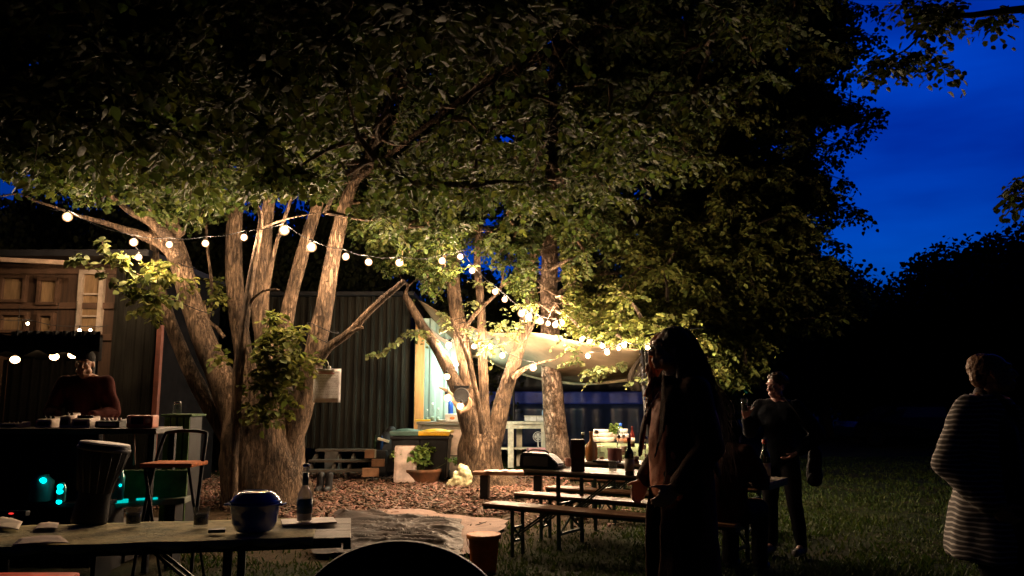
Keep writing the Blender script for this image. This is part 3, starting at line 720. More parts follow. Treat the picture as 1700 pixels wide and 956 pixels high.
# ---------------------------------------------------------------- tree 5: stands right of the view, one limb reaches in
def tree_five():
    r = random.Random(66)
    t = thing('overhanging_tree', 'nearest branch of dark leaves hanging in from the upper right edge against the sky', 'tree', (5.2, 5.5, 0))
    S = []
    def st(name, L):
        pts = catmull(L, 6); b = NB(); tube(b, pts, 10, .1); obj(name, b, bark_dark, t); S.append(pts)
    st('trunk', [(5.2, 5.5, 0, .22), (5.15, 5.5, 1.5, .17), (5.2, 5.6, 3.2, .14), (5.1, 5.7, 4.8, .11), (5.0, 5.7, 6.2, .07)])
    st('limb', [(5.15, 5.65, 4.0, .07), (4.5, 5.9, 4.55, .04), (3.7, 6.1, 4.6, .022), tuple(P(1600, 10, 6.3)) + (.012,), tuple(P(1500, 30, 6.4)) + (.012,)])
    st('limb', [(5.1, 5.7, 3.4, .05), (4.7, 6.0, 3.3, .03), tuple(P(1712, 320, 6.4)) + (.012,)])
    st('limb', [tuple(P(1540, 40, 6.3)) + (.012,), tuple(P(1500, 85, 6.4)) + (.008,), tuple(P(1430, 110, 6.6)) + (.005,)])
    cents = [P(px + r.gauss(0, 6), py + r.gauss(0, 5), 6.3 + r.gauss(0, .15)) for px, py, n in [(1560, 12, 3), (1545, 40, 3), (1580, 40, 2), (1530, 10, 2), (1500, 88, 2), (1470, 105, 2), (1535, 85, 2), (1570, 108, 1), (1650, 8, 1), (1700, 325, 3), (1698, 300, 2), (1445, 112, 1), (1650, 28, 1), (1500, 5, 1)] for k in range(n)]
    res = sprays(cents, .17, 6, 7, .068, .6, r)
    b = NB()
    for tw in res[4]: tube(b, [(*p, .003) for p in tw], 4, cap=False)
    cen2 = [Vector((5 + r.gauss(0, .7), 5.7 + r.gauss(0, .7), 5.4 + r.gauss(0, .7))) for k in range(60)]
    cen2 = [c for c in cen2 if proj(c)[0] > 1750]
    res2 = sprays(cen2, .4, 6, 8, .1, .4, r)
    obj('branches', b, bark_dark, t, recalc=False)
    A = [np.concatenate([x, y]) for x, y in zip(res[:4], res2[:4])]
    objm('foliage', leaves_mesh('foliage', *A), leaf_dark, t)
tree_five()

# ---------------------------------------------------------------- tree 6: unlit boughs between the camera and the lit tree, upper left
def tree_six():
    r = random.Random(88)
    t = thing('overhanging_tree', 'black unlit boughs filling the upper left corner, nearer than the lit tree', 'tree', (-7.4, 5.4, 0))
    S = []
    def st(name, L):
        pts = catmull(L, 6); b = NB(); tube(b, pts, 10, .1); obj(name, b, bark_dark, t); S.append(pts)
    st('trunk', [(-7.4, 5.4, 0, .30), (-7.3, 5.5, 2, .24), (-7.1, 5.6, 4, .20), (-6.9, 5.8, 6, .14), (-6.8, 5.9, 7.5, .08)])
    st('limb', [(-7.1, 5.6, 3.8, .12), (-5.6, 6.2, 4.7, .09), (-4.0, 6.7, 5.0, .06), (-2.2, 7.0, 5.4, .03)])
    st('limb', [(-7.0, 5.7, 4.6, .10), (-5.2, 7.2, 5.6, .07), (-3.4, 7.8, 5.9, .04)])
    def ok(p):
        px, py = proj(p); return py < np.interp(px, [-300, 0, 150, 300, 450, 560, 640, 760, 2000], [262, 262, 262, 246, 228, 175, 110, 60, -60]) and px < 860 and not (590 < px < 740 and py > 60)
    c = sample_ell((-3.4, 7.0, 5.2), (4.8, 1.9, 1.8), 360, r, 0, ok)
    crown(t, c, S, leaf_dark, bark_dark, r, rad=.46, nt=9, nl=12, size=.105, keep=None, droop=.4)
tree_six()

# ---------------------------------------------------------------- far trees
def far_trees():
    r = random.Random(77); protos = []
    for v in range(3):
        t = thing('distant_tree', 'x', 'tree', (0, 0, 0), group='dark tree belt across the field')
        b = NB(); tube(b, catmull([(0, 0, 0, .28), (.1, 0, 2, .2), (-.1, .1, 5, .12), (0, 0, 8, .05)], 4), 8, .1)
        obj('trunk', b, bark_dark, t, local=True)
        n = 11000; lobes = [(Vector((r.uniform(-2.6, 2.6), r.uniform(-2.2, 2.2), r.uniform(1.6, 8.2))), r.uniform(.9, 2.1)) for k in range(26)]
        pos = []
        while len(pos) < n:
            c, q = lobes[r.randrange(len(lobes))]; d = Vector((r.gauss(0, 1), r.gauss(0, 1), r.gauss(0, 1))).normalized() * q * r.random() ** .4
            p = c + d
            if p.z > .1: pos.append(tuple(p))
        pos = np.array(pos); ax = RNG.normal(size=(n, 3)); nr = RNG.normal(size=(n, 3)); nr[:, 2] += 1
        objm('crown', leaves_mesh('crown', pos, ax, nr, RNG.uniform(.15, .36, n)), leaf_far, t, local=True)
        protos.append(t)
    def hz(px):  # top of the belt in pixels
        return np.interp(px, [-200, 200, 600, 900, 1300, 1400, 1440, 1500, 1550, 1600, 1650, 1700, 1900], [470, 480, 500, 500, 440, 440, 462, 455, 440, 395, 372, 385, 360])
    used = [False] * 3; row = []
    spots = []
    for px in range(-260, 2000, 78): spots.append((px + r.uniform(-20, 20), 44 + r.uniform(-3, 6)))
    for px in range(1500, 2050, 70): spots.append((px, 33 + r.uniform(-2, 4)))
    spots += [(1590, 36), (1640, 38), (1400, 36), (1370, 34)]
    near = [(px + r.uniform(-12, 12), 25 + r.uniform(-2, 3)) for px in list(range(-190, 640, 62)) + [760, 830, 900, 980, 1060, 1130]]
    near += [(px + r.uniform(-12, 12), 21.5 + r.uniform(-.4, .8)) for px in (20, 120, 200, 290, 370, 450, 560, 760)]
    for px, Y in near:
        v = r.randrange(3); o = dup(protos[v]); h = P(px, (300 if px < 620 else 430) + r.uniform(-20, 20) + (60 if Y < 23 else 0), Y).z; s = h / 9.6
        o.location = (P(px, 600, Y).x, Y, 0); o.rotation_euler = (0, 0, r.uniform(0, 6)); o.scale = (.52, .52, s); o['group'] = 'dark trees close behind the cabins'; o['label'] = 'dark leafy tree close behind the cabins and canopy'
    for i, (px, Y) in enumerate(sorted(spots, key=lambda s: s[0])):
        top = hz(px) + r.uniform(0, 10) + (25 if Y < 40 else 0); h = P(px, top, Y).z; g = G(px, 668 + CZ * FPX / Y)
        v = r.randrange(3); o = protos[v] if not used[v] else dup(protos[v]); used[v] = True
        s = h / 9.6; o.location = (P(px, 600, Y).x, Y, 0); o.rotation_euler = (0, 0, r.uniform(0, 6)); w = max(s, .75) * r.uniform(.95, 1.2); o.scale = (w, w, s)
        row.append(o)
        o['label'] = 'near-black tree in the dark belt of trees beyond the field'
far_trees()
# ================================================================= BULB STRINGS
bulb_mat = emit('warm_lit_glass', (1.0, .67, .40), 1900)
bulb_small = emit('warm_lit_small', (1.0, .70, .44), 3300)
bulb_near = emit('warm_glass_near_bark', (1.0, .72, .46), 70)
reflection_dot = emit('reflected_bulb_glow', (1.0, .72, .44), 40)  # glow for dots that stand in for bulbs reflected in the cabin panes
def sphere_me(name, r, m, seg=10):
    b = NB(); ell(b, (0, 0, 0), r, seg); me = bpy.data.meshes.new(name); b.to_mesh(me); b.free(); me.materials.append(m); return me
BULB = sphere_me('bulb', .038, bulb_mat); BULB_S = sphere_me('bulb_small', .027, bulb_small, 8)
def sock_me():
    b = NB(); lathe(b, (0, 0, 0), [(.018, .035), (.026, .045), (.024, .085), (.012, .105)], 10); me = bpy.data.meshes.new('socket'); b.to_mesh(me); b.free(); me.materials.append(black_plastic); return me
SOCK = sock_me(); BULB_N = sphere_me('bulb_near', .044, bulb_near); BULB_T = sphere_me('reflection_dot', .026, reflection_dot, 8)
def halo_shell_mat():  # added shell round each bulb; its emission imitates a bloom halo
    m = bpy.data.materials.new('bulb_halo_glow'); m.use_nodes = True; n, l = m.node_tree.nodes, m.node_tree.links; n.remove(n['Principled BSDF'])
    e = n.new('ShaderNodeEmission'); e.inputs[0].default_value = (1, .52, .24, 1); e.inputs[1].default_value = 2.6
    tr = n.new('ShaderNodeBsdfTransparent'); mx = n.new('ShaderNodeMixShader'); mx.inputs[0].default_value = .26
    l.new(tr.outputs[0], mx.inputs[1]); l.new(e.outputs[0], mx.inputs[2]); l.new(mx.outputs[0], n['Material Output'].inputs[0]); return m
HALO = sphere_me('halo_shell', .066, halo_shell_mat(), 14)
def string_light(label, chain, group='strings of warm bulbs', small=False, sag=8, extra_start=None, extra_end=None, drop=.10, nosag=()):
    pts = [P(*c) for c in chain]
    t = thing('string_light', label, 'string light', pts[0], 0, group)
    for p in pts:
        o = bpy.data.objects.new('bulb', BULB_T if small == 2 else BULB_N if small == 3 else BULB_S if small else BULB); C.objects.link(o); o.parent = t; o.location = p - Vector(t.location)
        o.rotation_euler = (random.uniform(-.3, .3), random.uniform(-.3, .3), 0); o.scale = (random.uniform(.72, 1.12),) * 3
        if small != 2: g_ = bpy.data.objects.new('halo_shell', HALO); C.objects.link(g_); g_.parent = o; g_.scale = (.7, .7, .7) if small is True else (1, 1, 1)
        s = bpy.data.objects.new('socket', SOCK); C.objects.link(s); s.parent = o
        if small in (True, 2) and small != 3: s.scale = (.6, .6, .6)
    d = Vector((0, 0, drop * (.6 if small in (1, 2) else 1)))
    line = [p + d for p in pts]
    if extra_start: line = [P(*extra_start)] + line
    if extra_end: line.append(P(*extra_end))
    full = []
    for a, b_ in zip(line[:-1], line[1:]):
        for k in range(5):
            u = k / 5; q = a.lerp(b_, u); q.z -= .06 * math.sin(u * PI) * (a - b_).length; full.append((*q, .0055))
    full.append((*line[-1], .0055)); b = NB(); tube(b, full, 6, cap=False); obj('cable', b, black_plastic, t)
    return t
string_light('long upper string of round bulbs curving in front of the many-stemmed tree',
    [(112, 360, 10.5), (222, 402, 10.5), (281, 406, 10.65), (341, 404, 10.7), (405, 394, 10.7), (472, 382, 10.75), (517, 410, 10.95), (574, 426, 11.1), (612, 435, 11.4), (663, 436, 11.8), (734, 433, 12.5), (764, 426, 12.6)], extra_start=(60, 335, 11), extra_end=(782, 412, 12.9))
string_light('short string of bulbs dropping from the forked tree down to the pink-barked tree',
    [(784, 449, 12.9), (822, 484, 13.1), (838, 497, 13.2), (866, 520, 13.4), (878, 526, 13.5), (897, 533, 13.6), (910, 537, 13.7), (922, 539, 13.7), (935, 536, 13.7)], extra_start=(770, 420, 12.8), extra_end=(950, 545, 13.6))
string_light('string of small bulbs drooping across the front of the beige canopy, right end added',
    [(966, 563, 12.7), (978, 567, 12.6), (1000, 574, 12.4), (1008, 585, 12.2), (976, 591, 12.4), (1027, 578, 12.0), (1036, 573, 11.9), (1075, 577, 11.5), (1098, 572, 11.7), (1118, 568, 11.9), (1136, 564, 12.0)], small=True, extra_end=(1160, 545, 12.6))  # rightmost bulbs added out of sight behind the woman to light the foliage
string_light('bulbs under the beige canopy beside the forked tree',
    [(745, 573, 14.1), (787, 575, 14.0), (814, 575, 14.0), (834, 590, 13.8), (885, 610, 13.9)], small=False, extra_start=(735, 560, 14.2), extra_end=(905, 603, 14))
string_light('bulbs hanging beside the horn-shaped stub of the forked tree',
    [(742, 625, 13.9), (743, 660, 13.75), (764, 674, 13.6)], extra_start=(745, 600, 14.0), small=3)
string_light('lone bulb on a cable below the left end of the upper string, among lit leaves', [(230, 427, 10.7)], extra_start=(222, 405, 10.8))
string_light('three tiny glowing dots imitating bulb reflections on the cabin window above the stall roof', [(46, 537, 10.9), (132, 548, 11.2), (150, 548, 11.3)], small=2, extra_start=(0, 530, 10.7), extra_end=(180, 540, 11.5))  # added string; its dots imitate reflections in the panes

# ================================================================= LEFT CABIN
cab_wood = mat('brown_cabin_boards', (.085, .045, .025), .6, bump=.3, vs=3, bs=20, stretch=(6, 6, .5), col2=(.035, .02, .012))
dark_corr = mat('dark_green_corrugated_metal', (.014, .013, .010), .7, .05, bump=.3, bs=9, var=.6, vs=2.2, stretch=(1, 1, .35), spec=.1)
def corr_wall(name, a, b, z0, z1, m, parent, pitch=.16, depth=.035, thick=.0):
    """corrugated sheet from a to b (xy)"""
    a = Vector((*a, 0)); b_ = Vector((*b, 0)); d = b_ - a; L = d.length; u = d / L; nrm = Vector((u.y, -u.x, 0)); bm = NB(); prev = None
    n = int(L / pitch)
    prof = []
    for i in range(n + 1):
        jd = random.uniform(.8, 1.15) + (.35 if i % 6 == 0 else 0); jx = random.uniform(-.02, .02)
        for f, h in ((0, 0), (.12, 1), (.42, 1), (.54, 0)): prof.append(((i + f + jx) * pitch, h * depth * jd))
    rows = []
    for z in (z0, z1):
        rows.append([bm.verts.new(a + u * min(s, L) + nrm * h + Vector((0, 0, z))) for s, h in prof if s <= L + pitch])
    for i in range(len(rows[0]) - 1): bm.faces.new((rows[0][i], rows[0][i + 1], rows[1][i + 1], rows[1][i]))
    return obj(name, bm, m, parent, recalc=False)
def left_cabin():
    Y = 12.5; x0 = P(-260, 600, Y).x; x1 = P(184, 600, Y).x; x2 = P(264, 600, Y).x; zt = P(60, 437, Y).z
    t = thing('cabin', 'brown wooden cabin with small square panes at the left edge', 'cabin', ((x0 + x2) / 2, Y, 0))
    b = NB(); box(b, ((x0 + x1) / 2, Y + 1.4, zt / 2), (x1 - x0, 2.8, zt - .02)); obj('wall', b, cab_wood, t)
    # boards standing proud
    b = NB()
    for k, y in enumerate((450, 508, 560)):
        z = P(60, y, Y).z; box(b, ((x0 + x1) / 2, Y - .02, z), (x1 - x0, .05, .10), bev=.006)
    obj('cross_board', b, mat('dark_stained_board', (.09, .05, .03), .6, bump=.3), t)
    def window(px0, px1, py0, py1, nx, ny, fm, fw=.05, glow=False):
        a = P(px0, py1, Y - .03); c = P(px1, py0, Y - .03); b = NB()
        for x in (a.x, c.x): box(b, (x, Y - .04, (a.z + c.z) / 2), (fw, .09, c.z - a.z + fw), bev=.005)
        for z in (a.z, c.z): box(b, ((a.x + c.x) / 2, Y - .045, z), (c.x - a.x + fw * .9, .085, fw), bev=.005)
        f = obj('window', b, fm, t); b = NB()
        b.free()
        for i in range(1, ny): b = NB(); box(b, ((a.x + c.x) / 2, Y - .040, a.z + (c.z - a.z) * i / ny), (c.x - a.x, .045, .03)); obj('glazing_bar', b, fm, f)
        b = NB(); box(b, ((a.x + c.x) / 2, Y - .015, (a.z + c.z) / 2), (c.x - a.x - .01, .012, c.z - a.z - .01)); obj('pane', b, mat('curtained_pane', (.26, .17, .09), .12, bump=.05, vs=5, stretch=(4, 4, .6), coat=.5), f)
    dk = MT['dark_stained_board']; wh = mat('chipped_white_frame', (.40, .32, .25), .5, bump=.3)
    window(2, 44, 460, 500, 1, 1, dk); window(64, 98, 464, 504, 1, 1, dk); window(2, 46, 521, 550, 1, 1, dk); window(64, 90, 522, 556, 1, 1, dk); window(129, 172, 452, 562, 1, 3, wh, .07)
    b = NB(); c0 = P(-260, 421, Y - .35); c1 = P(112, 437, Y - .35)
    box(b, ((c0.x + x2) / 2, Y + 1.1, zt + .06), (x2 - c0.x, 3.4, .10)); r_ = obj('roof', b, black_paint, t)
    b = NB(); bar(b, P(-260, 418, Y - .64), P(112, 436, Y - .64), .03, .07); obj('fascia', b, mat('pale_trim', (.42, .30, .22), .6), t)
    corr_wall('corrugated_wall', (x1 + .003, Y - .02), (x2 - .03, Y - .02), .3, zt, dark_corr, t, .15, .03)
    b = NB(); box(b, ((x1 + x2) / 2, Y + 1.3, zt / 2), (x2 - x1 - .06, 2.5, zt - .1)); obj('side_wall', b, mat('matt_black_board', (.005, .005, .006), .95, spec=.02), t)
    b = NB(); box(b, (x2, Y - .02, P(0, 540, Y).z / 2), (.08, .09, P(0, 540, Y).z), bev=.006); obj('corner_post', b, mat('red_brown_post', (.17, .055, .035), .5, bump=.2), t)
left_cabin()

# ================================================================= CORRUGATED SITE CABIN (centre)
def container():
    Y = 16.5; x0 = P(430, 600, Y).x; x1 = P(680, 600, Y).x; z0 = .52; z1 = 3.65
    t = thing('site_cabin', 'raised dark cabin of vertical corrugated metal with steps, behind the many-stemmed tree', 'cabin', ((x0 + x1) / 2, Y, 0))
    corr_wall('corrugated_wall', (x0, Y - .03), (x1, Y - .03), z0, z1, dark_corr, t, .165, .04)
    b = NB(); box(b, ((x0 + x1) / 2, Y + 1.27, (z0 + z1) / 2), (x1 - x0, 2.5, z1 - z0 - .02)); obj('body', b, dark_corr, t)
    b = NB(); box(b, ((x0 + x1) / 2, Y + 1.2, z1 + .05), (x1 - x0 + .2, 2.9, .08), bev=.01); obj('roof', b, black_paint, t)
    b = NB()
    for x in (x0 + .3, (x0 + x1) / 2, x1 - .3):
        for y in (Y + .2, Y + 2.2): box(b, (x, y, .25), (.3, .3, .56), bev=.01)
    obj('support_block', b, mat('grey_block', (.12, .11, .10), .8, bump=.5), t)
    a = P(680, 535, Y - .14); c = P(697, 712, Y - .14); b = NB(); w = .19
    box(b, ((a.x + c.x) / 2 + .1, Y - .13, (.42 + a.z) / 2), (w, .06, a.z - .42), bev=.006); obj('corner_post', b, mat('orange_timber_post', (.62, .28, .09), .5, bump=.35, vs=4, stretch=(5, 5, .5), col2=(.45, .19, .06)), t)
    # pale metal wall right of the post
    xr = P(860, 600, Y).x
    w2 = thing('lean_to', 'pale grey-green ribbed metal wall brightly lit beside the orange corner post', 'lean-to', ((x1 + xr) / 2, Y + .05, 0))
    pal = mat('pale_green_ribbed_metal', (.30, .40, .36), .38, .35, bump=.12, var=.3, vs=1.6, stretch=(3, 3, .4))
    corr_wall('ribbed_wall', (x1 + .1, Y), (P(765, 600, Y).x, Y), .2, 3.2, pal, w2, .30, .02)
    b = NB(); bar(b, (P(765, 600, Y).x, Y - .02, .1), (P(765, 600, Y).x, Y - .02, 3.0), .07, .07); obj('edge_post', b, black_paint, w2)
    return Y
container()
def steps():
    Y = 15.2; t = thing('wooden_steps', 'low dark wooden steps leading up to the corrugated cabin', 'steps', (P(570, 780, Y).x, Y, 0))
    wd = mat('dark_weathered_board', (.07, .055, .042), .8, bump=.4, stretch=(.4, 5, 5)); x0 = P(505, 700, Y).x; x1 = P(622, 700, Y).x
    for i, (z, dy) in enumerate(((.18, 0), (.34, .32), (.52, .66))):
        b = NB(); box(b, ((x0 + x1) / 2 + .02 * i, Y + dy, z), (x1 - x0 - .06 * i, .29, .045), bev=.006); obj('tread', b, wd, t)
    b = NB()
    for x in (x0 + .1, x0 + .55, x1 - .5): bar(b, (x, Y - .1, .06), (x, Y + .75, .46), .05, .12)
    obj('stringer', b, wd, t)
    ow = mat('raw_timber_end', (.20, .10, .05), .6, bump=.3)
    for i, (px, py, yy, s) in enumerate(((615, 753, 15.3, (.19, .2, .16)), (628, 768, 15.0, (.24, .2, .13)), (615, 784, 14.7, (.30, .2, .15)))):
        p = P(px, py, yy); b = NB(); box(b, p, s, .1 * i, .008)
        tag(obj('timber_block', b, ow), ['small sawn timber block on the top step', 'sawn timber block standing right of the steps', 'longest sawn timber block, lying on the mulch by the steps'][i], 'timber block', 'sawn timber blocks at the steps')
steps()

# ================================================================= BEIGE CANOPY
def canopy():
    t = thing('tarp_canopy', 'sagging beige fabric canopy stretched over the serving area', 'canopy', (P(900, 600, 14).x, 14.5, 0))
    near = [(694, 500, 15.6), (735, 522, 15.2), (790, 545, 14.9), (850, 552, 14.7), (905, 556, 14.3), (960, 566, 14.0), (1010, 572, 13.7), (1064, 580, 13.4)]
    far = [(745, 566, 17.6), (775, 585, 18.0), (807, 594, 18.3), (836, 608, 18.3), (870, 619, 18.3), (907, 628, 18.2), (970, 635, 18.0), (1066, 626, 17.0)]
    near = catmull([tuple(P(*q)) for q in near], 4); far = catmull([tuple(P(*q)) for q in far], 4); N = 16; grid = []
    for i in range(N + 1):
        u = i / N; row = []
        for j, (a, c) in enumerate(zip(near, far)):
            p = Vector(a).lerp(Vector(c), u); v = j / (len(near) - 1); p.z -= .22 * math.sin(u * PI) * math.sin(v * PI) 
            p.z += .05 * noise.noise(Vector((p.x * 1.5, p.y * .8, 0))) + .025 * math.sin(v * 24 + u * 3) * (1 - abs(2 * u - 1)); row.append(p)
        grid.append(row)
    b = NB(); sheet(b, grid, .006); obj('fabric', b, mat('beige_canvas', (.42, .31, .20), .8, bump=.25, bs=8, vs=1.5), t)
    b = NB(); tube(b, [(*(Vector(p) - Vector((0, .02, .03))), .035) for p in far], 8); obj('hem', b, mat('pale_hem', (.66, .56, .36), .7), t)
    b = NB()
    for p, q in ((near[-1], (near[-1][0] + .1, near[-1][1] - .1, 0)), (far[-1], (far[-1][0] + .1, far[-1][1], 0)), (far[14], (far[14][0], far[14][1] + .1, 0))):
        pp = NB(); tube(pp, [(*q, .03), (*p, .028)], 8); obj('pole', pp, black_paint, t)
    b.free()
    # dark roof of the frame behind the left end
    b = NB()
    for a, c, w in (((695, 548, 15.6), (742, 566, 15.3), .05), ((690, 530, 15.7), (745, 572, 15.1), .05), ((703, 553, 15.5), (748, 598, 15.1), .035)):
        bar(b, P(*a), P(*c), w, w)
    obj('frame_bar', b, mat('white_steel_bar', (.7, .7, .68), .4), t)
    # side flap
    b = NB(); A = P(1040, 600, 13.6); 
    g = []
    for i in range(12):
        v = i / 11; row = []
        for j in range(10):
            u = j / 9; p = P(1072 - 34 * (1 - v) * 0 - (30 * math.sin(v * 2.2) * (1 - u)), 583 + 66 * v, 13.5); p.y += .05 * math.sin(j * 1.7 + i * .3); row.append(p)
        g.append(row)
    sheet(b, g, .004); obj('side_flap', b, mat('dark_flap', (.014, .011, .008), .9, spec=.05), t)
canopy()
def navy_wall():
    Y = 20.5; t = thing('tarpaulin_wall', 'navy tarpaulin wall with a brighter blue band hanging behind the serving counters', 'tarpaulin', (P(950, 700, Y).x, Y, 0))
    x0 = P(770, 600, Y).x; x1 = P(1150, 600, Y).x
    def strip(name, z0, z1, m, dy=0):
        g = [[Vector((x, Y + dy + .05 * math.sin(x * 5 + z) + .03 * math.sin(x * 13), z)) for x in np.linspace(x0, x1, 60)] for z in np.linspace(z0, z1, 8)]
        b = NB(); sheet(b, g, .004); obj(name, b, m, t)
    strip('lower_sheet', .25, P(0, 671, Y).z, mat('navy_tarp', (.012, .02, .06), .35, bump=.3, bs=6)); strip('blue_band', P(0, 671, Y).z + .004, P(0, 650, Y).z, mat('blue_tarp', (.02, .04, .30), .5, bump=.2, bs=6)); strip('upper_sheet', P(0, 650, Y).z + .004, 2.9, mat('black_tarp', (.006, .006, .01), .5, bump=.2, bs=6))
    b = NB()
    for x in (x0, (x0 + x1) / 2, x1): tube(b, [(x, Y + .08, 0, .03), (x, Y + .08, 2.95, .03)], 8)
    obj('support_pole', b, black_paint, t)
navy_wall()
def tube_lamp():
    t = thing('strip_lamp', 'cool white strip lamp under the canopy behind the forked tree', 'lamp', P(762, 600, 15.6)); a = P(756, 604, 15.5); c = P(770, 594, 15.9)
    b = NB(); bar(b, a, a + Vector((.1, .62, 0)), .05, .04, bev=.01); obj('lit_tube', b, emit('cool_white_tube', (.62, 1.0, .86), 420), t)
    b = NB(); bar(b, a + Vector((0, 0, .045)), a + Vector((.1, .64, .045)), .08, .03); obj('housing', b, MT['white_steel_bar'], t)
    b = NB(); tube(b, [(*(a + Vector((.05, .3, .06))), .006), (*(a + Vector((.05, .3, .62))), .006)], 6); obj('hanging_wire', b, black_plastic, t)
tube_lamp()

# ================================================================= SERVING TABLES
def leg_table(name, label, cx, cy, z, w, d, m, lm, th=.05, lw=.07, rot=0, extra=None, group=None):
    t = thing(name, label, 'table', (cx, cy, 0), rot, group)
    b = NB(); box(b, (0, 0, z - th / 2), (w, d, th), bev=.006); obj('tabletop', b, m, t, local=True)
    for sx in (-1, 1):
        for sy in (-1, 1):
            b = NB(); box(b, (sx * (w / 2 - .06), sy * (d / 2 - .06), (z - th) / 2), (lw, lw, z - th - .004), bev=.004); obj('leg', b, lm, t, local=True)
    b = NB(); box(b, (0, -d / 2 + .07, z - th - .05), (w - .2, .03, .09)); obj('apron', b, lm, t, local=True)
    return t
grey_wood = mat('grey_weathered_wood', (.24, .21, .18), .6, bump=.3, stretch=(.5, 5, 5)); cream = mat('cream_painted_wood', (.62, .60, .48), .45, bump=.15)
white_p = mat('white_plastic', (.72, .72, .70), .4, bump=.05); lid_yel = mat('yellow_plastic', (.75, .42, .02), .35, bump=.05)
clear = glass('clear_glass', (.85, .95, .92)); 
Y1 = 15.6; za = P(700, 700, Y1).z
leg_table('serving_table', 'grey wooden serving table crowded with bottles against the pale metal wall', (P(692, 700, Y1).x + P(800, 700, Y1).x) / 2, Y1 + .3, za, P(800, 700, Y1).x - P(692, 700, Y1).x, .75, grey_wood, grey_wood)
b = NB(); p0, p1 = P(742, 712, 15.5), P(774, 790, 15.5); box(b, ((p0.x + p1.x) / 2, 15.62, (p0.z + .03) / 2), (p1.x - p0.x, .1, p0.z - .06), bev=.01); cf = obj('cupboard', b, mat('pinkish_white_panel', (.58, .45, .37), .5)); tag(cf, 'tall pale cupboard panel under the right end of the grey serving table', 'cupboard')
b = NB(); z_ = P(750, 757, 15.5).z; box(b, ((p0.x + p1.x) / 2, 15.56, z_), (p1.x - p0.x - .02, .012, .018)); obj('door_gap', b, black_paint, cf)
Y2 = 18; zc = P(860, 700, Y2).z
ct = leg_table('counter', 'long cream-painted counter between the two lit trunks', (P(782, 700, Y2).x + P(930, 700, Y2).x) / 2, Y2 + .3, zc, P(906, 700, Y2).x - P(800, 700, Y2).x + .3, .6, cream, cream, .06, .12)
b = NB(); box(b, (.2, 0, .42), (1.2, .45, .03)); obj('lower_shelf', b, cream, ct, local=True)
for px_, yy_ in ((848, Y2 + .02), (903, Y2 + .02), (862, Y2 + .5)): b = NB(); xx_ = P(px_, 700, yy_).x; box(b, (xx_, yy_ + .04, (zc - .06) / 2), (.13, .09, zc - .066), bev=.008); obj('leg', b, cream, ct)
# ---- bottles and table goods
def bottle_me(prof, seg=18):
    b = NB(); lathe(b, (0, 0, 0), prof, seg); bmesh.ops.recalc_face_normals(b, faces=b.faces); me = bpy.data.meshes.new('bottle_body'); b.to_mesh(me); b.free(); return me
WINE = [(.030, 0), (.037, .006), (.038, .17), (.034, .20), (.018, .228), (.0145, .25), (.0145, .295), (.016, .30), (.016, .31), (.001, .311)]
SQUAT = [(.045, 0), (.052, .01), (.054, .10), (.045, .14), (.020, .165), (.015, .19), (.015, .235), (.019, .24), (.019, .25), (.001, .251)]
WATER = [(.03, 0), (.038, .01), (.038, .06), (.035, .07), (.038, .08), (.038, .16), (.028, .20), (.013, .225), (.013, .24), (.017, .241), (.017, .26), (.001, .261)]
def bottle(label, loc, body, prof=WINE, s=1, lab=None, labz=(.05, .14), capm=None, group=None, liquid=None, name='bottle'):
    k = prof[2][0]; h = prof[-1][1]
    t = thing(name, label, 'bottle', loc, random.uniform(0, 6), group); t.scale = (s, s, s)
    me = bottle_me(prof); o = objm('glass_body', me, body, t, local=True)
    for p in me.polygons: p.use_smooth = True
    if lab: b = NB(); lathe(b, (0, 0, 0), [(k + .0015, labz[0]), (k + .0015, labz[1])], 18); 
    if lab: obj('paper_label', b, lab, t, local=True)
    if capm:
        b = NB(); rr = prof[-2][0]; lathe(b, (0, 0, 0), [(rr + .002, h - .03), (rr + .003, h - .028), (rr + .003, h + .004), (.001, h + .005)], 14); obj('cap', b, capm, t, local=True)
    if liquid:
        b = NB(); lathe(b, (0, 0, 0), [(k - .006, .008), (k - .005, liquid[1]), (.001, liquid[1] + .001)], 16); obj('liquid', b, liquid[0], t, local=True)
    return t
paper_w = mat('cream_paper', (.62, .54, .42), .7, bump=.05); teal_lab = mat('dark_teal_label', (.02, .06, .07), .5); green_gl = mat('dark_green_glass', (.01, .028, .012), .08, spec=.8, bump=0); amber_gl = mat('amber_glass', (.45, .20, .06), .12, spec=.8, bump=0)
blue_m = mat('blue_plastic', (.02, .10, .55), .3); steel = mat('bright_steel', (.6, .6, .62), .2, 1.0, bump=.02); pale_liq = mat('pale_liquid', (.55, .45, .28), .2, bump=0); red_pl = mat('red_plastic', (.45, .05, .03), .4); dark_liq = mat('dark_liquid', (.02, .008, .006), .1, bump=0)
zt1 = za + .003
for px, s, l, pr in ((709, .9, 'clear bottle nearest the orange post on the grey serving table', WATER), (718, 1.15, 'tallest clear bottle in the group on the grey serving table', WINE), (727, 1.0, 'clear bottle just left of the white box on the grey serving table', WATER)):
    p = P(px, 695, Y1 + .15); bottle(l, (p.x, p.y, zt1), clear, pr, s, capm=white_p, group='bottles on the grey serving table', liquid=(mat('pale_green_liquid', (.3, .4, .3), .2, bump=0), .09))
def simple(name, label, cat, bm, m, group=None, parts=()):
    o = obj(name, bm, m); tag(o, label, cat, group)
    for nm, b, mm in parts: obj(nm, b, mm, o)
    return o
b = NB(); p = P(698, 697, Y1 + .1); box(b, (p.x + .05, p.y, zt1 + .02), (.3, .2, .035), .1, .008); simple('tray', 'flat yellow tray at the left end of the grey serving table', 'tray', b, lid_yel)
b = NB(); p = P(750, 690, Y1 + .05); box(b, (p.x, p.y, zt1 + .075), (.24, .16, .15), -.1, .012)
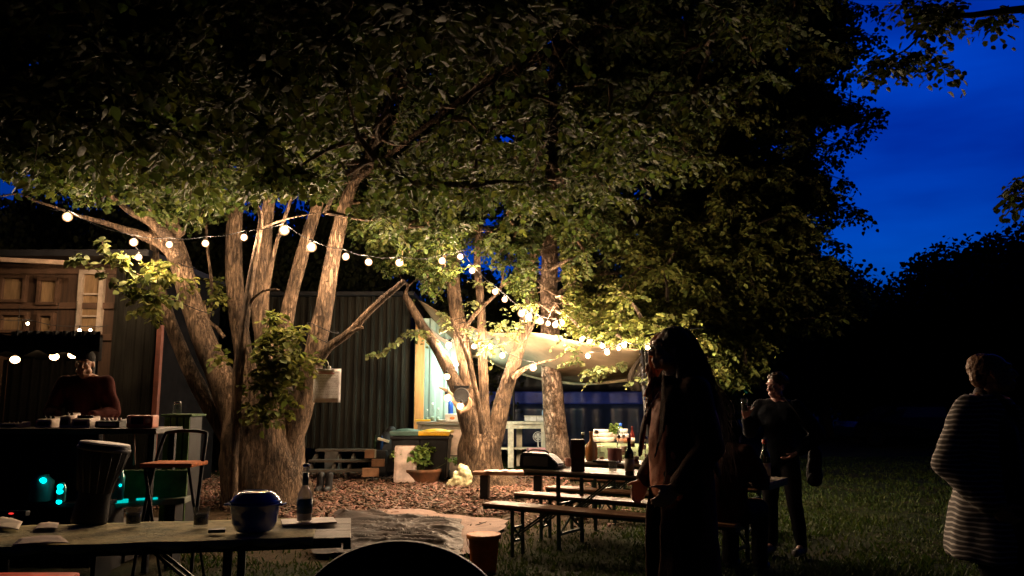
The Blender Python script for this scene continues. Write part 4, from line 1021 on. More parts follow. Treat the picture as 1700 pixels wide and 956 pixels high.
q = NB(); ell(q, (p.x + .02, p.y - .085, zt1 + .07), (.05, .008, .03), 12); simple('carton', 'white carton with an orange blot on the grey serving table', 'carton', b, white_p, None, [('printed_spot', q, mat('orange_print', (.7, .2, .06), .5))])
b = NB(); p = P(748, 690, Y1 + .28); lathe(b, (p.x, p.y, zt1), [(.05, 0), (.055, .01), (.05, .30), (.045, .42), (.03, .44), (.001, .445)], 18); simple('blue_cup_stack', 'tall blue column of stacked cups behind the white carton', 'cup stack', b, blue_m)
for k, (dx, l) in enumerate(((.0, 'small pale dish left of the white carton on the serving table'),)):
    p = P(733, 695, Y1); b = NB(); lathe(b, (p.x, p.y, zt1), [(.05, 0), (.08, .03), (.085, .04), (.075, .04), (.045, .012), (.001, .01)], 20); simple('dish', l, 'dish', b, white_p)
# counter goods
zt2 = zc + .003
for px, w, l in ((880, .26, 'left white food box on the cream counter'), (901, .30, 'right white food box on the cream counter, under the tall bottle')):
    p = P(px, 697, Y2 + .1); b = NB(); box(b, (p.x, p.y, zt2 + .06), (w, .2, .11), .05, .015)
    q = NB(); box(q, (p.x, p.y, zt2 + .122), (w + .02, .22, .018), .05, .006); simple('food_box', l, 'box', b, white_p, 'white boxes on the counter', [('lid', q, cream)])
p = P(903, 694, Y2 + .25); bottle('tall pale blue water bottle standing behind the right white food box', (p.x, p.y, zt2), mat('pale_blue_plastic', (.35, .5, .75), .15, bump=0), WATER, 1.25, capm=blue_m)
for px, l in ((798, 'bowl on the counter just right of the forked tree'), (822, 'bowl on the counter seen between the two right forks')):
    p = P(px, 697, Y2); b = NB(); lathe(b, (p.x, p.y, zt2), [(.05, 0), (.10, .07), (.105, .09), (.095, .085), (.05, .02), (.001, .015)], 20); simple('bowl', 'white ' + l, 'bowl', b, white_p, 'bowls on the counter')
p = P(893, 727, Y2 + .1); t = thing('table_fan', 'white round table fan on the shelf under the cream counter', 'fan', (p.x, p.y - .06, .436))
b = NB(); tilt = Matrix.Rotation(R(80), 3, 'X')
for rr in (.11, .075, .04): tube(b, [(math.cos(a) * rr, -.03, .25 + math.sin(a) * rr, .006) for a in np.linspace(0, 2 * PI, 25)], 6, cap=False)
for a in np.linspace(0, PI, 7)[:-1]: tube(b, [(math.cos(a) * .11, -.03, .25 + math.sin(a) * .11, .003), (-math.cos(a) * .11, -.03, .25 - math.sin(a) * .11, .003)], 5)
obj('guard', b, white_p, t, local=True); b = NB(); lathe(b, (0, 0, 0), [(.08, 0), (.08, .015), (.015, .03), (.015, .22), (.001, .23)], 16); obj('stand', b, white_p, t, local=True)
b = NB()
for k in range(4):
    a = k * PI / 2; ell(b, (.045 * math.cos(a), -.01, .25 + .045 * math.sin(a)), (.04, .006, .03), 10, Matrix.Rotation(-a, 4, 'Y'))
obj('blade', b, white_p, t, local=True)
p = P(893, 745, Y2 - .35); t = thing('crate_stack', 'pink and white trays stacked on the ground by the right leg of the cream counter', 'tray stack', (p.x, p.y, gz(p.x, p.y)))
for k, (z, m_) in enumerate(((.07, white_p), (.20, mat('pale_green_tray', (.35, .5, .35), .5)), (.33, white_p), (.43, mat('pink_tray', (.75, .38, .42), .5)))):
    b = NB(); box(b, (0, 0, z), (.42 + .04 * (k % 2), .3, .09), .05 * k, .015); obj('tray', b, m_, t, local=True)

# ================================================================= BINS
def wheelie(label, px, lm, w=.55, rot=0):
    p = P(px, 720, 14.95); t = thing('wheeled_bin', label, 'bin', (p.x, 14.95, 0), rot, 'wheeled bins against the cabin')
    H = .86; b = NB()
    lo = [(-w * .40, -.24), (w * .40, -.24), (w * .40, .24), (-w * .40, .24)]; hi = [(-w / 2, -.32), (w / 2, -.32), (w / 2, .30), (-w / 2, .30)]
    vs = [b.verts.new((x, y, .06)) for x, y in lo] + [b.verts.new((x, y, H)) for x, y in hi]
    for f in ((0, 1, 2, 3), (0, 1, 5, 4), (1, 2, 6, 5), (2, 3, 7, 6), (3, 0, 4, 7), (4, 5, 6, 7)): b.faces.new([vs[i] for i in f])
    bmesh.ops.recalc_face_normals(b, faces=b.faces); bmesh.ops.bevel(b, geom=b.edges[:], offset=.025, segments=2, affect='EDGES')
    box(b, (0, -.005, H - .05), (w + .03, .66, .05), bev=.01)
    obj('body', b, black_plastic, t, local=True)
    b = NB(); box(b, (0, 0, H + .045), (w + .05, .70, .05), bev=.02); box(b, (0, -.33, H + .015), (w + .04, .04, .05), bev=.01); ell(b, (0, 0, H + .06), (w * .45, .28, .05), 14); obj('lid', b, lm, t, local=True)
    b = NB(); tube(b, [(-w / 2 + .05, .38, H - .02, .015), (w / 2 - .05, .38, H - .02, .015)], 8); obj('handle', b, black_plastic, t, local=True)
    for s in (-1, 1):
        b = NB(); tube(b, [(s * (w / 2 - .08), .22, .10, .10), (s * (w / 2 - .02), .22, .10, .10)], 18); obj('wheel', b, black_paint, t, local=True)
wheelie('black wheeled bin with a grey-green lid beside the orange post', 676, mat('grey_green_lid', (.08, .15, .13), .4), .54, .05)
wheelie('black wheeled bin with a yellow lid', 724, lid_yel, .54, -.04)
# black sack left of the bins and dark crate with bottles
p = P(645, 770, 15.8); b = NB(); ell(b, (p.x, p.y, .42), (.30, .28, .46), 20); ell(b, (p.x + .05, p.y, .88), (.10, .1, .1), 10); ell(b, (p.x - .12, p.y - .05, .22), (.26, .25, .24), 14)
o = objm('rubbish_sack', voxel(b, .03, 2, .035, 6), black_plastic); tag(o, 'bulging black rubbish sack left of the bins', 'sack')
p = P(630, 735, 15.6); t = thing('storage_box', 'dark storage box with small things piled on top, right of the steps', 'box', (p.x, p.y, 0))
b = NB(); box(b, (0, 0, .27), (.34, .3, .54), bev=.02); obj('box_body', b, black_plastic, t, local=True)
for dx, m_, l, tl in ((-.08, green_gl, 'dark green bottle standing on the storage box by the bins', .55), (.05, mat('blue_glass', (.02, .06, .2), .1), 'blue bottle standing on the storage box by the bins', .55)):
    bottle(l, (p.x + dx, p.y - .02, tl), m_, WINE, .85)
b = NB(); a = Vector((p.x - .02, p.y - .1, .64)); bar(b, a + Vector((0, 0, .12)), a + Vector((.22, 0, .06)), .04, .05); simple('wooden_brush', 'pale wooden brush lying across the storage box', 'brush', b, paper_w)
# planter
t = thing('planter', 'squat terracotta planter with a bushy green herb in front of the bins', 'planter', (*G(700, 803)[:2], 0)); 
b = NB(); lathe(b, (0, 0, 0), [(.24, 0), (.27, .02), (.33, .20), (.35, .21), (.35, .26), (.31, .26), (.28, .2), (.001, .19)], 22, 1.05, .7); obj('pot', b, mat('stained_terracotta', (.30, .12, .055), .8, bump=.4, col2=(.06, .05, .03), vs=3), t, local=True)
rr = random.Random(9); cs = [Vector(t.location) + Vector((rr.gauss(-.05, .17), rr.gauss(0, .1), .40 + rr.random() * .26)) for k in range(26)]
res = sprays(cs, .12, 5, 7, .075, .1, rr); objm('foliage', leaves_mesh('foliage', *res[:4]), leafmat('herb_leaf', (.16, .26, .07), (.25, .35, .06), .4), t)
b = NB()
for tw in res[4]: tube(b, [(*p_, .003) for p_ in tw], 4, cap=False)
for c_ in cs: tube(b, [(t.location.x + (c_.x - t.location.x) * .2, t.location.y, .19, .005), (*c_, .003)], 4, cap=False)
obj('stem', b, mat('green_stem', (.10, .14, .04), .6), t)
b = NB(); p = G(690, 792); box(b, (p.x - .02, 14.45, .36), (.40, .05, .66), .05, .05, Matrix.Rotation(R(-12), 4, 'X')); simple('white_board', 'rounded pinkish-white board leaning behind the planter', 'board', b, mat('pinkish_plastic', (.66, .52, .46), .5))
# crumpled pale bag
p = G(762, 810); b = NB()
for dx, dz, r_ in ((0, .10, .13), (-.08, .07, .10), (.09, .12, .12), (.10, .24, .12), (.06, .33, .08), (.13, .18, .10), (-.16, .035, .06), (-.04, .2, .08)): ell(b, (p.x + dx, p.y, dz), (r_, r_ * .8, r_), 14)
o = objm('plastic_bag', voxel(b, .018, 1, .03, 13), mat('pale_crumpled_plastic', (.62, .58, .34), .35, bump=.6, bs=25)); tag(o, 'crumpled pale yellow plastic bag at the foot of the forked tree', 'bag')
# boots
for k, (px, l) in enumerate(((531, 'left boot of a dark pair standing on the mulch by the steps'), (545, 'right boot of a dark pair standing on the mulch by the steps'))):
    p = G(px, 817); b = NB(); cap(b, (p.x, p.y, .07), (p.x + .01, p.y + .01, .27), .062, .065); cap(b, (p.x, p.y, .05), (p.x - .02, p.y - .15, .045), .055, .05); 
    o = objm('boot', voxel(b, .012, 2, .006, 18), black_plastic); tag(o, l, 'boot', 'boots by the steps')

# ================================================================= GROUND SHEET, BUCKET
def ground_sheet(name, label, poly, m, z0, amp, fr, seed, nx=90, ny=60):
    (a, b_, c, d) = [G(*q) for q in poly]; g = []
    for i in range(ny + 1):
        v = i / ny; row = []
        for j in range(nx + 1):
            u = j / nx; p = a.lerp(b_, u).lerp(d.lerp(c, u), v)
            p.x += .12 * noise.noise(Vector((u * 5, v * 5, seed))) ; p.y += .16 * noise.noise(Vector((u * 5, v * 5, seed + 4)))
            q = Vector((p.x * fr * .42 + p.y * .5, p.y * fr * .85, seed)); q += Vector((noise.noise(q * .7), noise.noise(q * .7 + Vector((3, 3, 3))), 0)) * 1.3
            w = min(1, min(u, 1 - u) * 7 + .25) * min(1, min(v, 1 - v) * 7 + .25)
            ridge = (1 - abs(noise.noise(q))) ** 5; ridge2 = (1 - abs(noise.noise(q * 2.3 + Vector((9, 0, 0))))) ** 5
            p.z = gz(p.x, p.y) + z0 + amp * (ridge + .4 * ridge2) * w; row.append(p)
        g.append(row)
    b = NB(); sheet(b, g); o = obj(name, b, m); return tag(o, label, 'ground sheet')
ground_sheet('picnic_blanket', 'flat brown-pink groundsheet spread on the earth beneath the crumpled dark plastic', [(640, 842), (845, 868), (800, 925), (560, 905)], mat('brown_pink_cloth', (.26, .165, .13), .8, bump=.3), .035, .012, 2, 1)
ground_sheet('plastic_sheet', 'crumpled shiny dark plastic sheet lying on the ground between table and benches', [(560, 852), (765, 868), (770, 925), (520, 925)], mat('shiny_dark_plastic', (.060, .042, .034), .55, col2=(.016, .012, .011), vs=3, bump=.3, bs=15, spec=.16), .05, .05, 5.0, 5, 200, 140)
p = G(803, 945); t = thing('bucket', 'orange-rimmed bucket standing on the grass in front of the benches', 'bucket', (p.x, p.y, gz(p.x, p.y)))
b = NB(); lathe(b, (0, 0, 0), [(.105, 0), (.11, .01), (.135, .29), (.148, .295), (.148, .325), (.138, .325), (.128, .30), (.10, .02), (.001, .02)], 28); obj('pail', b, mat('dirty_orange_plastic', (.95, .22, .04), .6, spec=.2, bump=.1, vs=5, col2=(.70, .15, .04)), t, local=True)
b = NB(); lathe(b, (0, 0, 0), [(.147, .290), (.153, .295), (.153, .322), (.147, .328), (.140, .326)], 28); obj('rim', b, mat('orange_rim', (.90, .25, .04), .55), t, local=True)
b = NB(); tube(b, [(math.cos(a) * .152, math.sin(a) * .06 - .10 * math.sin(a), .30 - .17 * math.sin(a), .003) for a in np.linspace(0, PI, 16)], 6); obj('handle', b, steel, t, local=True)

# ================================================================= BEER TABLE SETS
UD = Vector((.83, -.557, 0)).normalized(); ND = Vector((-UD.y, UD.x, 0))   # along, and away from the viewer
RZ = math.atan2(UD.y, UD.x)
def trestle(parent, x, w, h, inset, legw=.035):
    """folding steel leg frame at local x"""
    b = NB()
    for s in (-1, 1): box(b, (x, s * (w / 2 - .03), h / 2), (legw, legw * .8, h), bev=.003)
    for z in (.12 * 1.2, h * .62): box(b, (x, 0, z), (legw * .8, w - .08, legw * .7), bev=.002)
    bar(b, (x, -w / 2 + .05, h * .62), (x, w / 2 - .05, .15), .02, .02); bar(b, (x + .003, w / 2 - .05, h * .62), (x + .003, -w / 2 + .05, .15), .02, .02)
    o = obj('leg_frame', b, metal_green, parent, local=True)
    b = NB(); s = 1 if x < 0 else -1
    for q in (-1, 1): bar(b, (x, q * .05, h * .45), (x + s * inset, q * .05, h - .01), .022, .016)
    obj('brace', b, metal_green, parent, local=True)
def plank_top(w, d, h, th, m, parent, planks=1, name='tabletop'):
    b = NB()
    for k in range(planks):
        dd = d / planks; box(b, (0, -d / 2 + dd * (k + .5), h - th / 2), (w, dd - (.006 if planks > 1 else 0), th), bev=.006)
    obj(name, b, m, parent, local=True); b = NB()
    for x in (-w / 2 + .02, w / 2 - .02): box(b, (x, 0, h - th - .018), (.04, d - .04, .032))
    for s in (-1, 1): box(b, (0, s * (d / 2 - .06), h - th - .016), (w - .1, .03, .028))
    obj('under_frame', b, metal_green, parent, local=True)
def mk_table(label, c, L=2.3, wd=.62, group='folding beer tables'):
    t = thing('beer_table', label, 'table', (c.x, c.y, 0), RZ, group); plank_top(L, wd, .77, .028, mat('grey_brown_tabletop', (.17, .13, .095), .5, bump=.3, vs=3, stretch=(.35, 5, 5), col2=(.09, .065, .045)), t, 4)
    for x in (-L / 2 + .38, L / 2 - .38): trestle(t, x, wd - .08, .71, .5)
    return t
def mk_bench(label, c, L=2.3, group='folding benches'):
    t = thing('folding_bench', label, 'bench', (c.x, c.y, 0), RZ, group); plank_top(L, .26, .48, .026, plank_wood, t, 1, 'seat')
    for x in (-L / 2 + .33, L / 2 - .33): trestle(t, x, .24, .43, .34, .03)
    return t
A = G(800, 835, .48); L1 = 2.5
c1 = A + UD * L1 / 2 + ND * .13; mk_bench('nearest folding bench, its left end over the grass next to the orange bucket', Vector((c1.x, c1.y, 0)), L1)
TB = G(868, 779, .77); ct1 = TB + UD * L1 / 2 + ND * .31; T1 = mk_table('nearest beer table, carrying the black speaker and the upright dark box', ct1, L1)
B2 = G(852, 818, .48); c2 = B2 + UD * L1 / 2 + ND * .13; mk_bench('second folding bench, just behind the nearest beer table', c2, L1)
B3 = G(905, 808, .48); c3 = B3 + UD * L1 / 2 + ND * .13; mk_bench('third folding bench, between the first and second beer tables', c3, L1)
TB2 = G(935, 765, .77); ct2 = TB2 + UD * L1 / 2 + ND * .31; T2 = mk_table('second beer table, carrying the amber decanter and the pink jug', ct2, L1)
B4 = G(945, 792, .48); c4 = B4 + UD * L1 / 2 + ND * .13; mk_bench('fourth folding bench, beyond the second beer table', c4, L1)
# third table with cloth
TB3 = G(972, 738, .77); ct3 = TB3 + UD * .95 + ND * .35; T3 = mk_table('farthest beer table, hidden under a green cloth with a white cake tin on it', ct3, 1.9, .7)
def cloth_over(name, label, c, L, Wd, h, drop, m, rz, amp=.03, seed=2, group=None):
    b = NB(); nx, ny = 70, 40; g = []
    for i in range(ny + 1):
        v = i / ny * 2 - 1; row = []
        for j in range(nx + 1):
            u = j / nx * 2 - 1; x = u * (L / 2 + drop); y = v * (Wd / 2 + drop); ox = max(0, abs(x) - L / 2); oy = max(0, abs(y) - Wd / 2)
            o_ = max(ox, oy); z = h - o_; px = math.copysign(min(abs(x), L / 2 + .012), x); py = math.copysign(min(abs(y), Wd / 2 + .012), y)
            k = o_ / drop if drop else 0; wv = amp * k * (math.sin(x * 17 + seed) + .6 * math.sin(x * 31 + y * 9)) if oy >= ox else amp * k * math.sin(y * 19 + seed)
            if oy > 0: py += math.copysign(abs(wv) + .01 * k, y)
            if ox > 0: px += math.copysign(abs(wv) + .01 * k, x)
            z += .003 * noise.noise(Vector((x * 6, y * 6, seed))) + .012 * k * math.sin(x * 12); row.append(Vector((px, py, z)))
        g.append(row)
    sheet(b, g); o = obj(name, b, m, None, local=True); o.location = (c.x, c.y, 0); o.rotation_euler = (0, 0, rz); return tag(o, label, 'tablecloth', group)
cloth_over('tablecloth', 'green tablecloth draped over the farthest beer table', ct3, 1.9, .7, .776, .28, mat('faded_green_cloth', (.13, .17, .09), .85, bump=.3, bs=30), RZ)
# ---- goods on the far table (z .78)
def on(px, py, h): return G(px, py, h)
z3 = .782; q = on(1002, 733, z3)
t = thing('cake_tin', 'stack of round white cake tins on the farthest table', 'cake tin', (q.x, q.y, z3))
for k, (r_, z, h) in enumerate(((.19, 0, .08), (.18, .084, .07), (.13, .158, .05))):
    b = NB(); lathe(b, (-.02 * k, 0, z), [(r_ - .006, 0), (r_, .006), (r_, h - .006), (r_ - .006, h), (.001, h + .001)], 28); obj('tin', b, mat('cream_enamel', (.62, .52, .42), .35) if k < 2 else white_p, t, local=True)
q = on(1021, 730, z3); t = thing('potted_herb', 'small green potted herb right of the white cake tins', 'plant', (q.x, q.y + .1, z3)); b = NB(); lathe(b, (0, 0, 0), [(.05, 0), (.065, .09), (.07, .10), (.055, .095), (.001, .09)], 18); obj('pot', b, paper_w, t, local=True)
cs = [Vector(t.location) + Vector((rr.gauss(0, .05), rr.gauss(0, .05), .15 + .10 * rr.random())) for k in range(14)]; res = sprays(cs, .07, 4, 5, .05, .1, rr); objm('foliage', leaves_mesh('foliage', *res[:4]), MT['herb_leaf'], t)
q = on(1036, 735, z3); t = thing('cup_stack', 'two white tubs stacked on a terracotta dish at the right of the farthest table', 'tubs', (q.x, q.y, z3))
b = NB(); lathe(b, (0, 0, 0), [(.10, 0), (.125, .06), (.12, .07), (.001, .06)], 22); obj('dish', b, mat('terracotta_dish', (.45, .18, .09), .7), t, local=True)
for z, r_ in ((.075, .085), (.155, .07)): b = NB(); lathe(b, (0, 0, z), [(r_ - .01, 0), (r_, .07), (r_ - .004, .075), (.001, .07)], 20); obj('tub', b, white_p, t, local=True)
q = on(1046, 738, z3); bottle('slim bottle with a blue cap behind the stacked white tubs', (q.x - .12, q.y + .2, z3), clear, WATER, 1.25, capm=blue_m)
q = on(1050, 742, z3); bottle('dark red bottle at the right edge of the green cloth', (q.x, q.y, z3), mat('dark_red_glass', (.10, .015, .012), .1, spec=.8, bump=0), WINE, 1.0, lab=paper_w)
q = on(990, 742, z3); b = NB(); lathe(b, (q.x, q.y, z3), [(.06, 0), (.12, .012), (.125, .018), (.06, .01), (.001, .008)], 22); simple('plate', 'pale plate in front of the white cake tins', 'plate', b, MT['cream_enamel'])
def glass_of(label, loc, m_l, r_=.036, h=.10, lv=.05, name='drinking_glass', group=None):
    t = thing(name, label, 'glass', loc, 0, group); b = NB(); lathe(b, (0, 0, 0), [(r_ * .82, 0), (r_ * .86, .006), (r_, h), (r_ - .003, h), (r_ * .8, .012), (.001, .010)], 24); obj('tumbler', b, clear, t, local=True)
    b = NB(); lathe(b, (0, 0, 0), [(r_ * .78, .0125), (r_ * .86, lv), (.001, lv + .0005)], 22); obj('drink', b, m_l, t, local=True); return t
# ---- second table
z2 = .774
q = on(984, 766, z2); bottle('squat amber decanter with a long neck on the second beer table', (q.x, q.y + .12, z2), amber_gl, SQUAT, 1.35, name='decanter')
q = on(1024, 768, z2); t = thing('pink_jug', 'pinkish glass jug with a spoon standing on the second beer table', 'jug', (q.x, q.y + .15, z2)); b = NB(); lathe(b, (0, 0, 0), [(.07, 0), (.085, .02), (.08, .13), (.09, .15), (.082, .15), (.07, .03), (.001, .02)], 22); obj('jug_body', b, mat('pink_glass', (.38, .17, .18), .15, spec=.8, bump=0), t, local=True)
b = NB(); tube(b, [(.085, 0, .12, .008), (.13, 0, .11, .008), (.13, 0, .05, .008), (.085, 0, .04, .008)], 8); obj('handle', b, MT['pink_glass'], t, local=True); b = NB(); tube(b, [(0, 0, .04, .005), (.05, .02, .27, .006)], 6); ell(b, (.055, .022, .28), (.018, .006, .026), 10); obj('spoon', b, steel, t, local=True)
q = on(1008, 769, z2); b = NB(); box(b, (q.x, q.y + .1, z2 + .012), (.30, .10, .022), RZ, .006); simple('dark_tray', 'flat dark tray lying before the pink jug', 'tray', b, black_paint)
q = on(952, 740, z2); bottle('clear bottle standing behind the upright dark box', (q.x + .02, ct2.y + .35, z2), clear, WATER, 1.35, capm=white_p)
for px_, py_, m_, pr_, s_, l_ in ((968, 757, green_gl, WINE, .95, 'dark bottle left of the amber decanter on the second beer table'), (1036, 762, clear, WATER, 1.1, 'clear bottle right of the pink jug on the second beer table')):
    q = on(px_, py_, z2); bottle(l_, (q.x, q.y, z2), m_, pr_, s_, lab=paper_w, capm=white_p)
for px_, l_ in ((999, 'small tumbler right of the amber decanter on the second beer table'), (1052, 'small tumbler at the right of the second beer table')):
    q = on(px_, 764, z2); glass_of(l_, (q.x, q.y, z2), pale_liq, .036, .10, .04)
# ---- nearest table
z1 = .774
def shaped_speaker():
    q = on(905, 779, z1); t = thing('portable_speaker', 'long black portable speaker lying at the left end of the nearest table', 'speaker', (q.x, q.y + .10, z1), RZ + .12)
    b = NB(); pr = [(-.24, .0), (-.255, .03), (-.24, .15), (-.22, .165), (.07, .15), (.14, .10), (.19, .05), (.16, .0)]
    vs = [[b.verts.new((x, y, z)) for x, z in pr] for y in (-.09, .09)]
    b.faces.new(vs[0]); b.faces.new(vs[1][::-1])
    for i in range(len(pr)): j = (i + 1) % len(pr); b.faces.new((vs[0][i], vs[1][i], vs[1][j], vs[0][j]))
    bmesh.ops.recalc_face_normals(b, faces=b.faces); bmesh.ops.bevel(b, geom=b.edges[:], offset=.012, segments=3, affect='EDGES'); obj('casing', b, black_plastic, t, local=True)
    b = NB(); tube(b, catmull([(-.2, 0, .16, .008), (-.14, 0, .185, .008), (0, 0, .18, .008), (.05, 0, .155, .008)], 4), 8); obj('handle', b, black_paint, t, local=True)
    b = NB(); box(b, (-.06, -.092, .075), (.28, .006, .10), bev=.003); obj('grille', b, mat('fine_mesh_grille', (.03, .025, .02), .6, bump=.8, bs=200), t, local=True)
shaped_speaker()
q = on(961, 783, z1); t = thing('menu_box', 'upright dark brown wooden box on the nearest table', 'box', (q.x, q.y + .10, z1), RZ + .5)
b = NB(); box(b, (0, 0, .155), (.135, .12, .31), bev=.006); obj('casing', b, mat('dark_brown_board', (.07, .035, .022), .5, bump=.2), t, local=True); b = NB(); lathe(b, (-.01, -.061, .09), [(.001, 0), (.012, 0)], 12, tilt=Matrix.Rotation(R(90), 3, 'X')); box(b, (0, -.0615, .20), (.09, .004, .13)); obj('front_panel', b, mat('red_brown_panel', (.11, .04, .025), .5), t, local=True)
q = on(944, 776, z1); b = NB(); lathe(b, (q.x, q.y + .08, z1), [(.03, 0), (.036, .09), (.034, .09), (.028, .01), (.001, .008)], 18); simple('paper_cup', 'pink paper cup between the speaker and the upright box', 'cup', b, mat('pink_paper', (.70, .35, .28), .6))
for k, (px, l) in enumerate(((925, 'crumpled white napkin beside the portable speaker'), (936, 'second smaller napkin next to the pink paper cup'))):
    q = on(px, 777, z1); b = NB(); ell(b, (q.x, q.y, z1 + .012), (.05 - .015 * k, .04, .014), 12); o = objm('napkin', voxel(b, .006, 1, .012, 30), white_p); tag(o, l, 'napkin', 'napkins on the nearest table')
q = on(1018, 783, z1); glass_of('small glass catching the light on the nearest table', (q.x, q.y + .02, z1), pale_liq, .045, .10, .02)
q = on(1046, 790, z1); bottle('dark green wine bottle with a pale label on the nearest table', (q.x, q.y + .03, z1), green_gl, WINE, 1.12, lab=paper_w, labz=(.04, .14), capm=red_pl)
q = on(1062, 775, z1); t = thing('mug', 'white mug with a dark red mark near the dark wine bottle', 'mug', (q.x, q.y + .3, z1)); b = NB(); lathe(b, (0, 0, 0), [(.038, 0), (.042, .006), (.042, .09), (.038, .09), (.036, .01), (.001, .01)], 22); obj('mug_body', b, paper_w, t, local=True)
b = NB(); ell(b, (0, -.042, .05), (.02, .004, .016), 10); obj('printed_mark', b, mat('dark_red_print', (.2, .02, .02), .5), t, local=True)
q = on(1278, 797, z1); bottle('dark wine bottle with a cream label on the right end of the nearest table', (q.x, q.y + .1, z1), green_gl, WINE, 1.1, lab=paper_w, labz=(.03, .13), capm=red_pl)
q = on(1241, 797, z1); t = thing('glass_lantern', 'glass lantern with its golden glow painted as an amber core, right end of nearest table', 'glass', (q.x, q.y + .15, z1)); b = NB(); lathe(b, (0, 0, 0), [(.035, 0), (.04, .006), (.045, .24), (.042, .24), (.032, .01), (.001, .01)], 20); obj('tumbler', b, clear, t, local=True); b = NB(); lathe(b, (0, 0, 0), [(.03, .012), (.036, .20), (.001, .201)], 18); obj('drink', b, mat('amber_lantern_glow', (.45, .30, .08), .2, bump=0), t, local=True)  # amber core inside the lantern imitates its golden light
# bench cloth at far left of table: pinkish cloth lying on the ground beyond
p = G(838, 783, .42); t = thing('low_plank', 'low plank with a pale cloth on it between the forked tree and the nearest table', 'plank', (p.x, p.y, 0), -.12)
b = NB(); box(b, (.1, 0, .40), (1.15, .28, .05), bev=.01); obj('board', b, mat('rounded_brown_board', (.20, .10, .055), .5, bump=.3), t, local=True)
for x in (-.3, .5): b = NB(); box(b, (x, 0, .188), (.12, .24, .372), bev=.01); obj('support', b, black_paint, t, local=True)
b = NB(); g = [[Vector((p.x + (u - .5) * .62, p.y + (v - .5) * .26, .432 + .025 * abs(noise.noise(Vector((u * 5, v * 4, 7)))))) for u in np.linspace(0, 1, 24)] for v in np.linspace(0, 1, 14)]; sheet(b, g); simple('folded_cloth', 'pale pinkish cloth lying on the low plank', 'cloth', b, mat('pale_pink_cloth', (.60, .45, .42), .8))
# garland hanging at the canopy corner
t = thing('hanging_garland', 'thin cord of shells and small ornaments hanging at the right corner of the canopy', 'garland', P(1068, 770, 9.5)); b = NB(); tube(b, [(*P(1070, 560, 9.5), .004), (*P(1073, 640, 9.5), .004), (*P(1071, 780, 9.5), .004)], 5); obj('cord', b, black_plastic, t)
b = NB(); tube(b, [(*P(1070, 558, 9.5), .012), (*P(1120, 548, 9.9), .010), (*P(1212, 540, 14.8), .012)], 6); obj('hanging_line', b, black_plastic, t)
for k, (px, py, s, m_) in enumerate(((1063, 588, 2.2, paper_w), (1064, 606, 2.4, paper_w), (1069, 616, 3, white_p), (1063, 622, 2.6, white_p), (1067, 637, 3, white_p), (1071, 662, 2.4, blue_m), (1073, 674, 3.0, white_p), (1072, 699, 4.5, mat('orange_flower', (.85, .35, .05), .6)), (1069, 711, 3.2, MT['orange_flower']), (1071, 728, 4, steel), (1070, 742, 3.4, white_p), (1072, 756, 2.6, paper_w), (1071, 770, 3, steel))):
    c_ = P(px, py, 9.5); b = NB(); ell(b, c_, (s * 9.5 / FPX, s * .7 * 9.5 / FPX, s * 1.25 * 9.5 / FPX), 10); obj('ornament', b, m_, t)
# round loudspeaker on the forked tree
c_ = P(766, 657, 13.78); t = thing('round_speaker', 'small round black loudspeaker fixed to the forked tree by the horn-shaped stub', 'speaker', c_)
tl = Matrix.Rotation(R(82), 3, 'X')
b = NB(); lathe(b, (0, 0, 0), [(.10, -.10), (.13, -.02), (.13, .02), (.11, .03), (.06, .0), (.03, -.02), (.001, -.02)], 26, tilt=tl); obj('housing', b, black_plastic, t, local=True)
b = NB(); lathe(b, (0, 0, 0), [(.132, .0), (.140, .012), (.132, .028), (.120, .028)], 26, tilt=tl); lathe(b, (0, 0, 0), [(.065, .012), (.072, .02), (.062, .022)], 20, tilt=tl); obj('ring', b, mat('grey_ring', (.06, .06, .06), .4, .6), t, local=True)
b = NB(); box(b, (0, .06, .15), (.26, .10, .05)); obj('bracket', b, black_paint, t, local=True)
# notice sheet
a = P(521, 612, 11.46); c_ = P(565, 668, 11.46); t = thing('notice_sheet', 'pinkish printed notice in a clear sleeve pinned to the right stem of the many-stemmed tree', 'notice', ((a.x + c_.x) / 2, a.y, c_.z))
w_ = c_.x - a.x; h_ = a.z - c_.z
b = NB(); g = [[Vector((-w_ / 2 + w_ * u, -.02 * math.sin(u * 3) - .004 * v, h_ * v)) for u in np.linspace(0, 1, 10)] for v in np.linspace(0, 1, 8)]; sheet(b, g, .002); obj('paper', b, mat('pinkish_paper', (.90, .84, .84), .5, bump=.05), t, local=True)
b = NB(); rr = random.Random(4)
for k in range(15):
    v = .80 - k * .047; x0 = -w_ * .40; L_ = w_ * (.80 if k % 5 != 4 else .45)
    x = x0
    while x < x0 + L_ - .01:
        ww = min(rr.uniform(.012, .045), x0 + L_ - x); box(b, (x + ww / 2, -.0265, h_ * v), (ww, .001, .0045)); x += ww + .007
obj('small_print', b, mat('grey_ink', (.22, .17, .16), .7, bump=0), t, local=True)
b = NB()
for k, ww in ((.90, .5), (.86, .62)): box(b, (-.02, -.0265, h_ * k), (w_ * ww, .001, .010))
obj('heading', b, mat('red_ink', (.5, .12, .10), .7, bump=0), t, local=True)
b = NB(); ell(b, (.02, .0, h_ + .015), (.03, .012, .03), 10); tube(b, [(.02, 0, h_ + .03, .003), (-.05, .2, h_ + .12, .003)], 5); obj('clip', b, white_p, t, local=True)
